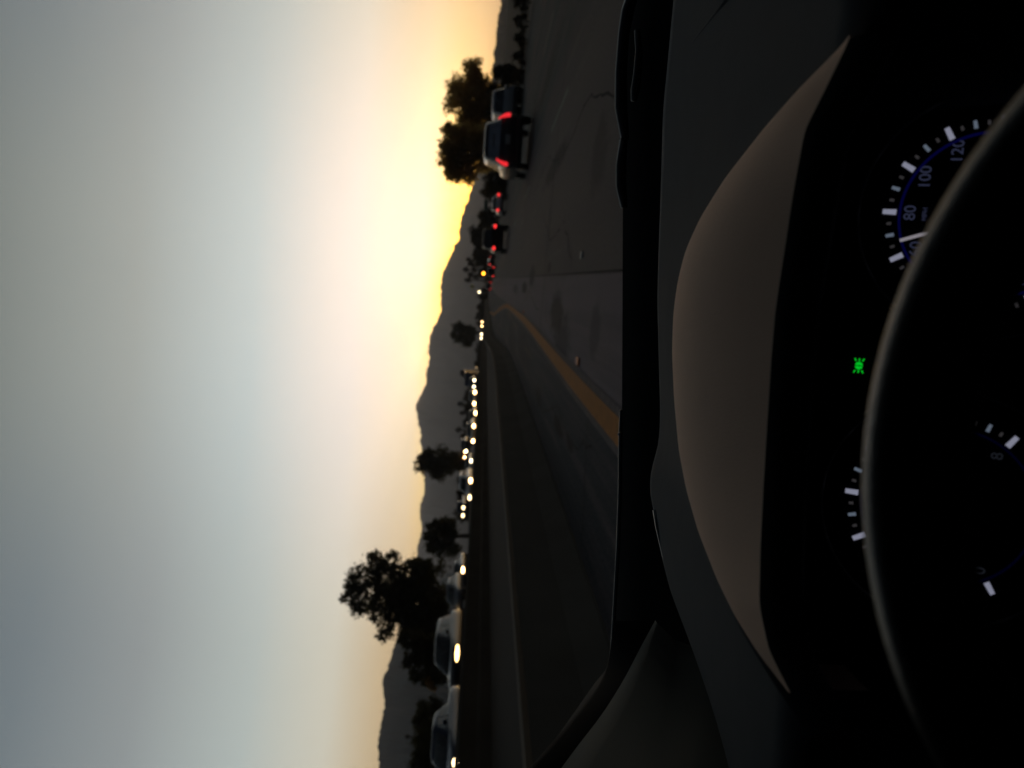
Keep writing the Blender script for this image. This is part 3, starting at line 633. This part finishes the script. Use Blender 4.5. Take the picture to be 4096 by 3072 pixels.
oncoming('dark pickup with two doubled dim headlights beside the bushy tree', 'pickup', 'navy', (1856, 2031), (1849, 2062), 114, M_HEADDIM, size=(.26, .16), zh=.92)
oncoming('white minivan with the brightest headlight, mid picture', 'van', 'white', (1884, 1922), (1877, 1990), 80, (M_HEAD, M_HEADDIM), size=(.26, .14), zh=.66, detail=2)
oncoming('silver car with a doubled headlight just beyond the white minivan', 'sedan', 'silver', (1884, 1843), None, 112, M_HEADW, 1.4, size=(.26, .13))
oncoming('red car with twin headlights in front of the upright tree', 'sedan', 'red', (1861, 1807), (1857, 1829), 150, M_HEAD, size=(.22, .17))
oncoming('dark car high on the ramp, right of the red car', 'suv', 'black', (1867, 1772), None, 140, (None, M_HEADW), 1.3, size=(.22, .18))
oncoming('tan car on the near lane right under the red car', 'sedan', 'tan', (1898, 1704), (1889, 1764), 88, M_HEAD, size=(.22, .13))
oncoming('grey car whose lamp touches the tan car lamp', 'hatch', 'grey', (1893, 1723), None, 130, (None, M_HEAD), 1.3, size=(.24, .17))
oncoming('tan sedan with a very bright inner headlight, third whole car from the boxy truck', 'sedan', 'tan', (1905, 1652), (1897, 1700), 102, (M_HEAD, M_HEADW), size=(.24, .15))
oncoming('silver sedan with two round bright headlights, second from the boxy truck', 'sedan', 'silver', (1901, 1569), (1895, 1614), 118, M_HEAD, size=(.26, .17))
oncoming('blue car with whitish headlights right below the boxy truck', 'hatch', 'blue', (1899, 1521), (1894, 1547), 142, M_HEADW, size=(.22, .17))
oncoming('dim-lit car alone at the right end of the near oncoming row', 'sedan', 'black', (1908, 1481), None, 170, (None, M_HEADAMB), 1.2, size=(.22, .18), zh=.66)
for i, (pa, pb, Yd, hm, lb) in enumerate([((1928, 1337), (1924, 1353), 250, M_HEADW, 'leftmost far oncoming car below the small square tree'), ((1934, 1312), (1932, 1327), 290, M_HEAD, 'second far oncoming car, low under the square tree'), ((1931, 1288), (1926, 1304), 340, M_HEAD, 'third far oncoming car, brightest of the far cluster'),
                                         ((1934, 1273), None, 400, M_HEADW, 'fourth far oncoming car, right end of the far cluster'), ((1935, 1222), None, 480, M_HEAD, 'most distant oncoming car, a lone headlight ahead')]):
    oncoming(lb, 'sedan', ['black', 'grey', 'charcoal', 'navy', 'black'][i], pa, pb, Yd, hm, 1.4, size=(.30, .26), zh=.7, detail=0)
# boxy truck among the oncoming traffic
q = at(1866, 1517, 150); tk = empty('box_truck', (q[0], 150, float(zo(q[0], 150)))); tag(tk, 'boxy blue truck with a white roof and an orange panel, behind the blue car', 'truck', ONC)
hz_ = q[2]-tk.location[2]
MB().box((0, 2.6, hz_*.62), (2.3, 5.2, hz_*.95), .08).build('cargo_box', PM['blue'], tk); MB().box((.45, 2.6, hz_*1.10), (1.4, 5.0, .32), .06).build('roof_fairing', PM['white'], tk)
MB().box((-.55, -.03, hz_*.72), (.75, .03, .5), .01).build('orange_panel', pbr('orange_panel', (.55, .16, .05), .5), tk); MB().box((0, -.6, 1.2), (2.1, 1.2, 1.5), .15).build('cab', PM['navy'], tk)
for s in (-1, 1):
    for yw in (.0, 4.2):
        MB().loft([[(s*1.0+dx_, yw+r_*math.cos(a), .45+r_*math.sin(a)) for a in np.linspace(0, 6.283, 14, endpoint=False)] for dx_, r_ in ((-.12, .3), (-.12, .45), (.12, .45), (.12, .3))], True, True).build('wheel', M_TYRE, tk)

# ------------------------------------------------------------------ signs, lamps, beacon
def posted(name, label, cat, px, Yd, w, h, mat, zb, shape='rect', post=.05, two=False, border=None, group=None):
    c = at(px[0], px[1], Yd); root = empty(name, (c[0], Yd, zb)); hz = c[2]-zb
    b = MB()
    if shape == 'rect': b.box((0, 0, hz), (w, .04, h), .012)
    else: b.add([(0, -.02, hz-h/2), (w/2, -.02, hz), (0, -.02, hz+h/2), (-w/2, -.02, hz), (0, .02, hz-h/2), (w/2, .02, hz), (0, .02, hz+h/2), (-w/2, .02, hz)], [(0, 1, 2, 3), (7, 6, 5, 4), (0, 4, 5, 1), (1, 5, 6, 2), (2, 6, 7, 3), (3, 7, 4, 0)])
    b.build('sign_panel', mat, root)
    for s in ((-.35, .35) if two else (0,)):
        MB().tube([(s*w, .09, -.2), (s*w, .09, hz+h*.4)], post, 8).build('post', M_STEEL, root, True)
    tag(root, label, cat, group); return root
M_GREEN = pbr('green_sign', (.02, .075, .045), .5); M_YSIGN = pbr('yellow_sign', (.62, .50, .03), .5); M_BACK = pbr('sign_back', (.05, .06, .09), .6)
posted('road_sign', 'wide green highway sign on two posts beyond the white sedan', 'road sign', (1944, 818), 150, 1.75, .58, M_GREEN, -.3, two=True)
posted('warning_sign', 'yellow diamond warning sign on a thin post, left of the palm cluster', 'road sign', (1889, 1146), 235, 1.25, 1.25, M_YSIGN, .2, 'diamond')
posted('road_sign', 'dark square sign seen from behind over the boxy truck', 'road sign', (1852, 1492), 160, 1.0, .95, M_BACK, 1.4)
def lamp(name, label, px, Yd, zb, mat, r, arm=0.0, cat='street lamp'):
    c = at(px[0], px[1], Yd); root = empty(name, (c[0]+arm, Yd, zb)); hz = c[2]-zb
    pts = [(0, 0, -.2), (0, 0, hz*.6), (0, 0, hz+.12)] + ([(-arm*.5, 0, hz+.32), (-arm, 0, hz+.2)] if arm else [])
    MB().tube(pts, [.09, .07, .055]+([.045, .04] if arm else []), 8).build('pole', M_STEEL, root, True)
    MB().ball((-arm, 0, hz), (r, r, r*.8), 10, 6).build('lamp_head', mat, root, True); tag(root, label, cat); return root
lamp('street_lamp', 'thin lamp post with a short arm left of the golden-lit tree', (1840, 738), 150, -.3, M_STEEL, .16, 1.0)
lamp('street_lamp', 'lit street lamp with a pale globe, left of the yellow diamond sign', (1917, 1168), 300, .3, emis('lamp_pale', (1, .82, .5), 5), .42)
lamp('warning_beacon', 'glowing amber beacon on a post at the foot of the palms', (1934, 1094), 240, .0, emis('beacon_amber', (1, .33, .02), 9), .42, cat='beacon')
lamp('street_lamp', 'small pale lit lamp below the broad palm, over the traffic', (1955, 1040), 200, -.1, emis('lamp_white', (1, .85, .6), 5), .22)

# ------------------------------------------------------------------ the car we sit in
M_DASH = pbr('dash_plastic', (.075, .086, .098), .8, 0, .03, var=.1, scale=30, bump=.25, bscale=900)
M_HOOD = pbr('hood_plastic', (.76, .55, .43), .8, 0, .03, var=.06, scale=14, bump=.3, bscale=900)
M_LIP = pbr('hood_lip_plastic', (.035, .037, .04), .6, 0, .35, bump=.2, bscale=900)
M_PIT = pbr('cluster_black', (.004, .004, .0045), .8, 0, .15)
M_COWL = pbr('cowl_black', (.004, .004, .0045), .85, 0, .12)
M_WIPER = pbr('wiper_black', (.012, .012, .013), .32, .0, .7)
M_BLADE = pbr('wiper_blade', (.10, .11, .115), .45, .4)
M_RIMW = pbr('wheel_leather', (.005, .0055, .0035), .28, 0, .3, var=.1, scale=60, bump=.25, bscale=700)
M_TRIM = pbr('pillar_trim', (.075, .08, .07), .8, var=.06, scale=20)
M_FRIT = pbr('glass_frit', (.003, .003, .003), .9, 0, .05)
M_LINER = pbr('roof_liner', (.05, .05, .048), .95)
M_DOOR = pbr('door_trim', (.03, .03, .03), .8)
M_SCREEN = glassmat('windscreen_glass', (.97, .985, .98), .012)
M_SIDEG = glassmat('side_glass', (.06, .065, .065), .05)
M_TICK = emis('dial_white', (.74, .76, 1.0), .27); M_TICK2 = emis('dial_half_tick', (.55, .68, .9), .16); M_TICK3 = emis('dial_dim_tick', (.45, .42, .45), .06)
M_NUM = emis('dial_numerals', (.40, .46, .9), .055); M_NUMD = emis('dial_numerals_dim', (.4, .45, .6), .022); M_RING = emis('dial_ring', (.02, .02, .6), .042); M_RINGD = emis('dial_ring_dim', (.02, .02, .5), .010)
M_NEEDLE = emis('needle_white', (.86, .80, .90), .25); M_GREEN = emis('indicator_green', (.0, 1, .035), .50)
M_BEZEL = pbr('bezel_black', (.012, .016, .014), .45, 0, .4)
own = empty('car_interior'); tag(own, 'dark interior of the car we sit in, with dashboard, dials and steering wheel', 'car')

def curve(pts, n, smooth_it=2):
    """resample a polyline of tuples evenly along its parameter"""
    p = np.array(pts, float); d = np.r_[0, np.cumsum(np.linalg.norm(np.diff(p[:, :2], axis=0), axis=1))]; t = np.linspace(0, d[-1], n)
    q = np.stack([np.interp(t, d, p[:, k]) for k in range(p.shape[1])], 1)
    for _ in range(smooth_it):
        r = q.copy(); r[1:-1] = .25*q[:-2]+.5*q[1:-1]+.25*q[2:]; q = r
    return q
# dash top: far edge traced, running back to the driver at about the same height
FARD = [(2790, -900, 1.0), (2715, -350, 1.04), (2694, 0, 1.05), (2680, 145, 1.05), (2664, 320, 1.05), (2660, 345, 1.05), (2651, 470, 1.05), (2644, 723, 1.05), (2634, 1012, 1.05), (2629, 1200, 1.05), (2635, 1441, 1.05), (2641, 1652, 1.05), (2637, 1760, 1.045), (2625, 1815, 1.03), (2607, 1863, 1.015),
        (2598, 1923, 1.0), (2602, 1995, .99), (2619, 2060, .97), (2640, 2200, .95), (2680, 2360, .92), (2740, 2520, .88), (2830, 2720, .83), (2940, 2960, .78), (3100, 3300, .70)]
HB = [(3400, 140, 0.490), (3385, 166, 0.503), (3200, 350, 0.564), (3050, 520, 0.618), (2900, 712, 0.672), (2800, 872, 0.719), (2742, 1000, 0.760), (2712, 1125, 0.780), (2696, 1250, 0.793), (2691, 1400, 0.800), (2700, 1600, 0.793), (2720, 1800, 0.780), (2752, 1960, 0.760), (2802, 2130, 0.726), (2880, 2320, 0.672), (2960, 2470, 0.625), (3060, 2620, 0.571), (3160, 2760, 0.503)]
hbx = sorted((float(at(*p)[0]), p[2]) for p in HB)
fc = curve(FARD, 110, 1); g = []
for k, s in enumerate([0, .03, .08, .16, .3, .45, .6, .75, .88, 1.0, 1.0]):
    row = []
    for (px, py, Yd) in fc:
        q = at(px, py, Yd); yn = float(np.interp(q[0], [p[0] for p in hbx], [p[1]-.012 for p in hbx], .47, .47)); yn = min(yn, Yd-.1)
        z = q[2] + (.955-q[2])*min(1, s*1.2) - .012*math.exp(-((s-.0)/.03)**2)*0
        y = Yd+(yn-Yd)*s; row.append((q[0], y, z if k < 10 else z-.35))
    g.append(row)
back = [(p[0], p[1]+.006, p[2]-.09) for p in g[0]]
MB().grid([back]+g).build('dashboard', M_DASH, own, True)
def onplane(px, z):
    r = ray(*px); return r*(z-CAM_H)/r[2]+np.array([0, 0, CAM_H])
MB().tube([onplane(p, .957) for p in ((2960, -60), (2860, 60), (2780, 165), (2722, 250), (2694, 292))], .0022, 6).build('dash_crease', M_DASH, own, True)
MB().tube([at(*p) for p in ((2622, 2040, .965), (2634, 2110, .955), (2650, 2180, .945), (2664, 2235, .935))], .0035, 6).build('vent_trim', M_BLADE, own, True)
# instrument hood
HF = [(3404, 150, 0.478), (3388, 190, 0.481), (3320, 330, 0.492), (3225, 520, 0.504), (3180, 760, 0.512), (3150, 960, 0.516), (3125, 1121, 0.519), (3106, 1250, 0.522), (3090, 1441, 0.524), (3075, 1682, 0.524), (3060, 1923, 0.519), (3047, 2195, 0.512), (3042, 2420, 0.504), (3080, 2600, 0.493), (3168, 2775, 0.475)]
hb = curve(HB, 90, 1); hf = curve(HF, 90, 1); g = []
B = [at(*p) for p in hb]; Fr = [at(*p) for p in hf]
skirt = [(p[0], p[1]+.004, p[2]-.05) for p in B]; g.append(skirt); g.append([(p[0], p[1]+.003, p[2]-.004) for p in B])
for s in np.linspace(0, 1, 14):
    row = []
    for a, b in zip(B, Fr):
        q = a*(1-s)+b*s; q = q+np.array([0, 0, .0180*math.sin(math.pi*s**.92)*min(1, (a[1]-b[1])/.27)]); row.append(q)
    g.append(row)
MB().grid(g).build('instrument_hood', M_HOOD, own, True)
lip = [[q for q in Fr]]
for (dy, dz) in ((-.006, -.004), (-.010, -.010), (-.011, -.018), (-.006, -.024), (.012, -.026)): lip.append([(q[0], q[1]+dy, q[2]+dz) for q in Fr])
lip[0] = [(q[0], q[1]+.0005, q[2]+.0006) for q in Fr]
MB().grid(lip).build('hood_lip', M_LIP, own, True)
und = [lip[-1], [(q[0], .60, q[2]-.012) for q in Fr], [(q[0], .60, .60) for q in Fr]]
MB().grid(und).build('hood_underside', M_PIT, own, True)
# cluster plane
CT = math.radians(25); CC = at(3820, 1460, .56); CU = np.array([0, math.sin(CT), math.cos(CT)]); CN = np.array([0, -math.cos(CT), math.sin(CT)]); CX = np.array([1., 0, 0])
def cl(u, v, h=0.0): return CC + CX*u + CU*v + CN*h
def cloc(px):
    r = ray(*px); o = np.array([0, 0, CAM_H]); t = ((CC-o) @ CN)/(r @ CN); P = o+r*t-CC; return P @ CX, P @ CU
def plate(mb, c, ang, r0, r1, w, h):
    """thin raised bar lying radially on the dial"""
    d = np.array([math.cos(ang), math.sin(ang)]); e = np.array([-d[1], d[0]])*w/2; c = np.array(c)
    q = [c+d*r0-e, c+d*r0+e, c+d*r1+e*.85, c+d*r1-e*.85]; v = [cl(*p, h) for p in q]+[cl(*p, h+.0006) for p in q]
    mb.add(v, [(0, 1, 2, 3), (7, 6, 5, 4), (0, 4, 5, 1), (1, 5, 6, 2), (2, 6, 7, 3), (3, 7, 4, 0)])
def ringm(mb, c, r, w, h, n=72, th=.0006):
    rr = []
    for (ra, hh) in ((r-w/2, h), (r+w/2, h), (r+w/2, h+th), (r-w/2, h+th), (r-w/2, h)):
        rr.append([cl(c[0]+ra*math.cos(a), c[1]+ra*math.sin(a), hh) for a in np.linspace(0, 2*math.pi, n, endpoint=False)])
    mb.loft(rr, True, False)
pan = MB(); pan.add([cl(u, v, -.002) for u, v in ((-.21, -.10), (.21, -.10), (.21, .085), (.14, .11), (-.14, .11), (-.21, .085))], [(0, 1, 2, 3, 4, 5)]); pan.build('cluster_panel', M_PIT, own)
def text(name, s, c, size, h, mat, par):
    cu = bpy.data.curves.new(name, 'FONT'); cu.body = s; cu.size = size; cu.align_x = 'CENTER'; cu.align_y = 'CENTER'; cu.extrude = .0002; cu.materials.append(mat)
    tmp = bpy.data.objects.new(name, cu); COL.objects.link(tmp); dg = bpy.context.evaluated_depsgraph_get(); dg.update(); me = bpy.data.meshes.new_from_object(tmp.evaluated_get(dg)); bpy.data.objects.remove(tmp)
    P = cl(*c, h); v = [tuple(P+CX*p.co.x+CU*p.co.y+CN*p.co.z) for p in me.vertices]; f = [tuple(p.vertices) for p in me.polygons]
    return v, f
def dial(name, c, R, angf, vals, label_vals, numeral, big, mid, dims, needle_val, unit=None, ringmat=M_RING, nummat=M_NUM):
    fb_ = MB(); fb_.add([cl(c[0]+(R+.008)*math.cos(a), c[1]+(R+.008)*math.sin(a), 0) for a in np.linspace(0, 2*math.pi, 64, endpoint=False)], [tuple(range(64))]); d = fb_.build(name, M_PIT, own)
    pr = MB(); mi = []; mats = [M_TICK, M_TICK2, M_TICK3, nummat, M_NUM, ringmat]
    def done(k): mi.extend([k]*(len(pr.f)-len(mi)))
    for k, (vs, ln, w) in enumerate(((big, .0082, .0035), (mid, .0050, .0023), (dims, .0028, .0018))):
        for v_ in vs: plate(pr, c, angf(v_), R-ln*.5, R+ln*.5, w, .001)
        done(k)
    for v_ in label_vals:
        a = angf(v_); r = R*.785; vv, ff = text('numerals', numeral(v_), (c[0]+r*math.cos(a), c[1]+r*math.sin(a)), .0098, .001, nummat, d); pr.add(vv, ff)
    done(3)
    if unit: vv, ff = text('unit', unit, (c[0]+.0005, c[1]+R*.635), .0042, .001, M_NUM, d); pr.add(vv, ff)
    done(4); ringm(pr, c, R*.895, .0016, .001); done(5)
    po = pr.build('dial_print', None, d)
    for m in mats: po.data.materials.append(m)
    po.data.polygons.foreach_set('material_index', mi)
    b = MB(); plate(b, c, angf(needle_val), -.012, R*.91, .0023, .004); b.build('needle', M_NEEDLE, d)
    b = MB(); rr = [[cl(c[0]+ra*math.cos(a), c[1]+ra*math.sin(a), hh) for a in np.linspace(0, 2*math.pi, 80, endpoint=False)] for ra, hh in ((R*1.30, .012), (R*1.33, .0165), (R*1.36, .0165), (R*1.38, .011))]
    b.loft(rr, True, False); b.build('bezel', M_BEZEL, d, True); return d
SPC = (.0944, -.0096); TAC = (-.0923, -.0040)
sang = lambda m: math.radians(208.5-1.5*m); tang = lambda k: math.radians(212-30.9*k)
dial('speedometer', SPC, .0580, sang, None, range(0, 161, 20), str, range(0, 161, 20), range(10, 151, 20), [m for m in range(5, 160, 10)], 66.5, 'MPH')
dial('tachometer', TAC, .0575, tang, None, range(0, 9), str, range(0, 9), [k+.5 for k in range(8)], [k+q for k in range(8) for q in (.25, .75)], 1.9, None, M_RINGD, M_NUMD)
# green lights-on tell-tale: two lamps back to back with their rays
gi = cloc((3436, 1462)); b = MB()
for s in (-1, 1):
    o = [(gi[0]+s*(.0003+.0022*math.cos(a)*(1 if math.cos(a) > 0 else 0)), gi[1]+.0024*math.sin(a)) for a in np.linspace(-math.pi/2, math.pi/2, 12)]
    v = [cl(p[0], p[1], .002) for p in o]+[cl(p[0], p[1], .0026) for p in o]; b.add(v, [tuple(range(12, 24))]+[(i, (i+1) % 12, 12+(i+1) % 12, 12+i) for i in range(12)])
    for k in (-1, 0, 1):
        p0 = np.array([gi[0]+s*.0030, gi[1]+k*.0020]); p1 = p0+np.array([s*.0018, k*.0009]); e = np.array([0, .00045])
        v = [cl(*(p0-e), .002), cl(*(p0+e), .002), cl(*(p1+e), .002), cl(*(p1-e), .002)]; b.add(v, [(0, 1, 2, 3)])
b.build('indicator_light', M_GREEN, own)
# steering wheel
SW = np.array([-.0390, .2059, CAM_H-.3042]); ST = math.radians(25); SN = np.array([0, -math.cos(ST), math.sin(ST)]); SU = np.array([0, math.sin(ST), math.cos(ST)])
def swp(r, a, h=0.0): return SW + CX*r*math.cos(a) + SU*r*math.sin(a) + SN*h
wroot = MB(); RM, rm = .1785, .0165
wroot.loft([[swp(RM+rm*math.cos(q)*(1.0), a, rm*.86*math.sin(q)) for q in np.linspace(0, 2*math.pi, 20, endpoint=False)] for a in np.linspace(0, 2*math.pi, 121)], True, False)
wh = wroot.build('steering_wheel', M_RIMW, own, True)
hbm = MB(); hbm.loft([[swp(r, a, h) for a in np.linspace(0, 2*math.pi, 40, endpoint=False)] for r, h in ((.02, -.045), (.062, -.04), (.072, -.02), (.066, -.002), (.04, .006), (.002, .008))], True, True); hbm.build('hub', M_DOOR, wh, True)
for a in (math.radians(5), math.radians(175), math.radians(270)):
    sp = MB(); sp.loft([[swp(r, a+da_/r*.02, h) for da_, h in ((-1, -.006), (1, -.006), (1, .006), (-1, .006))] for r in (.05, .09, .13, RM)], True, True); sp.build('spoke', M_DOOR, wh)
col = MB(); col.tube([SW-SN*.02, SW-SN*.12, np.array([-.039, .52, CAM_H-.46])], [.05, .055, .06], 16); col.build('steering_column', M_DOOR, own, True)
# cowl, wipers and the lower edge of the glass
COWL = [(2620, -900, 1.30), (2545, -250, 1.33), (2530, 0, 1.34), (2500, 120, 1.34), (2494, 420, 1.34), (2491, 900, 1.34), (2490, 1200, 1.34), (2488, 1640, 1.33), (2486, 1985, 1.31), (2479, 2200, 1.28), (2466, 2400, 1.24), (2452, 2560, 1.20), (2430, 2700, 1.15), (2408, 2760, 1.12), (2330, 2860, 1.07), (2240, 2970, 1.03), (2150, 3080, 1.0)]
cw = curve(COWL, 110, 1); T = [at(*p) for p in cw]
MB().grid([[(p[0], p[1]+.25, p[2]-.10) for p in T], [(p[0], p[1]+.04, p[2]-.012) for p in T], T, [(p[0]*.97, p[1]-.05, p[2]-.03) for p in T], [(p[0]*.93, p[1]-.20, min(p[2]-.11, .85)) for p in T]]).build('cowl_panel', M_COWL, own, True)
MB().tube([at(*p) for p in ((2535, -40, 1.26), (2510, 45, 1.26), (2494, 140, 1.26), (2484, 290, 1.26), (2484, 430, 1.26), (2500, 560, 1.26))], [.008, .009, .008, .0085, .009, .006], 8).build('wiper_arm', M_WIPER, own, True)
MB().tube([at(*p) for p in ((2548, 120, 1.21), (2556, 200, 1.21), (2550, 300, 1.21), (2542, 360, 1.21), (2535, 405, 1.21))], [.004, .005, .006, .0065, .004], 10).build('wiper_arm', M_WIPER, own, True)
MB().tube([at(*p) for p in ((2494, 560, 1.26), (2484, 660, 1.26), (2484, 745, 1.26), (2496, 830, 1.26))], [.006, .0075, .0075, .005], 8).build('wiper_arm', M_WIPER, own, True)
wbd = MB(); wbd.tube([at(*p) for p in ((2484, 1640, 1.25), (2482, 1740, 1.25), (2479, 1990, 1.23), (2472, 2200, 1.2), (2460, 2400, 1.17), (2450, 2560, 1.13), (2440, 2640, 1.1))], [.0022, .0032, .0030, .0032, .0028, .0026, .0014], 6); wbd.build('wiper_blade', M_BLADE, own, True)
MB().ball(at(2480, 1737, 1.22), .0034).build('wiper_pivot', M_STEEL, own, True)
MB().tube([at(*p) for p in ((2452, 2610, 1.08), (2440, 2680, 1.07), (2415, 2740, 1.05), (2392, 2775, 1.04))], [.0018, .0030, .0030, .0015], 6).build('glass_seal', M_BLADE, own, True)
# windscreen with its frit, roof, pillars, doors
def wsx(u, v):
    """u across (-1 left .. 1 right), v from base 0 to the roof 1"""
    x = .33 + u*(.86-.06*v); return np.array([x, 1.19-.53*v-.14*u*u*(1-.2*v), CAM_H-.225+.66*v-.02*u*u])
MB().grid([[wsx(u, v) for u in np.linspace(-1, 1, 33)] for v in np.linspace(0, 1, 17)]).build('windscreen', M_SCREEN, own, True)
wsobj = own.children[-1] if own.children else None
for (px, py, rr) in ((205, 240, .0013), (1425, 2540, .0014)):
    r = ray(px, py); o = np.array([0, 0, CAM_H]); t = .5
    best = min(((np.linalg.norm(np.cross(nrm(r), wsx(u, v)-o)), u, v) for u in np.linspace(-1, 1, 161) for v in np.linspace(0, 1, 161)))
    P = wsx(best[1], best[2]); sp = MB(); sp.ball(P-nrm(r)*.002, (rr, rr*.35, rr), 12, 7); sp.build('dirt_speck', glassmat('dirt_film', (.80, .79, .78), .0), bpy.data.objects['windscreen'] if 'windscreen' in bpy.data.objects else own, True)
OUT = [(2454, 2484, 1.04), (2440, 2640, 1.02), (2412, 2739, .985), (2328, 2850, .95), (2240, 2956, .92), (2156, 3050, .895), (2000, 3230, .85), (1700, 3560, .78), (1100, 4150, .66), (200, 5000, .52)]
INN = [(2620, 2480, 1.00), (2560, 2590, .985), (2500, 2711, .96), (2406, 2861, .925), (2295, 3000, .89), (2245, 3072, .875), (2090, 3270, .83), (1800, 3610, .76), (1250, 4220, .64), (360, 5080, .50)]
TRM = [(2700, 2560, .97), (2690, 2690, .94), (2668, 2800, .90), (2640, 2920, .86), (2590, 3040, .82), (2560, 3120, .79), (2420, 3340, .74), (2180, 3700, .66), (1700, 4340, .54), (900, 5200, .42)]
IN2 = [(2820, 2600, .93), (2830, 2720, .89), (2820, 2850, .85), (2800, 2980, .80), (2760, 3120, .75), (2730, 3220, .72), (2600, 3440, .66), (2400, 3800, .58), (1950, 4440, .47), (1200, 5300, .36)]
oc, ic, tr, i2 = (curve(q, 60, 1) for q in (OUT, INN, TRM, IN2))
A1 = [at(*p) for p in oc]; A2 = [at(*p) for p in ic]; A3 = [at(*p) for p in tr]; A4 = [at(*p) for p in i2]
pil = MB().grid([[q+np.array([-.02, .06, -.01]) for q in A1], A1, A2]).build('window_frit', M_FRIT, own, True)
mid1 = [a*.5+c*.5+np.array([.012, -.012, .012]) for a, c in zip(A2, A3)]
MB().grid([[q+np.array([0, -.001, 0]) for q in A2], mid1, A3, A4, [q+np.array([-.05, -.05, -.1]) for q in A4]]).build('pillar_trim', M_TRIM, own, True)
rz0 = CAM_H+.44
MB().grid([[(x, y, rz0+.01*math.cos((x-.33)*2)-(.02 if y > .64 else 0)) for x in np.linspace(-.50, 1.16, 12)] for y in (.69, .60, .45, .2, -.3, -.9, -1.6)]).build('roof_liner', M_LINER, own, True)
lf = MB(); lf.add([(-.50, 1.0, .2), (-.52, -1.6, .2), (-.50, -1.6, 1.02), (-.47, .80, 1.02)], [(0, 1, 2, 3)]); lf.build('door_panel', M_DOOR, own)
rf = MB(); rf.add([(1.16, 1.1, .2), (1.18, -1.6, .2), (1.16, -1.6, 1.02), (1.12, .9, 1.02)], [(0, 1, 2, 3)]); rf.build('door_panel', M_DOOR, own)
MB().add([(-.475, .80, 1.021), (-.50, -1.6, 1.021), (-.37, -1.6, rz0), (-.36, .42, rz0)], [(0, 1, 2, 3)]).build('side_window', M_SIDEG, own)
MB().add([(1.12, .9, 1.021), (1.16, -1.6, 1.021), (1.03, -1.6, rz0), (1.02, .42, rz0)], [(0, 1, 2, 3)]).build('side_window', M_SIDEG, own)
MB().add([(-.52, -1.6, .2), (1.18, -1.6, .2), (1.03, -1.6, rz0+.02), (-.37, -1.6, rz0+.02)], [(0, 1, 2, 3)]).build('rear_panel', M_DOOR, own)
MB().add([(-.52, -1.6, .2), (1.18, -1.6, .2), (1.18, 1.2, .2), (-.52, 1.2, .2)], [(0, 1, 2, 3)]).build('cabin_floor', M_DOOR, own)
MB().add([(-.52, 1.2, .2), (1.18, 1.2, .2), (1.18, 1.14, .86), (-.52, 1.14, .86)], [(0, 1, 2, 3)]).build('firewall', M_DOOR, own)
# right A pillar, out of the frame
MB().tube([(1.10, 1.0, .92), (1.0, .42, rz0)], [.05, .045], 8).build('pillar_trim', M_TRIM, own, True)

# ------------------------------------------------------------------ haze between us and the mountains
hz = MB().box((0, 1000, 284), (15000, 14000, 574)).build('haze', None); tag(hz, kind='stuff')
hm = bpy.data.materials.new('haze_air'); hm.use_nodes = True; t = hm.node_tree; t.nodes.remove(t.nodes['Principled BSDF'])
vp = t.nodes.new('ShaderNodeVolumePrincipled'); vp.inputs['Color'].default_value = (.93, .86, .86, 1); vp.inputs['Density'].default_value = 1.15e-4; vp.inputs['Anisotropy'].default_value = .72
t.links.new(vp.outputs[0], t.nodes['Material Output'].inputs['Volume']); hz.data.materials.append(hm)
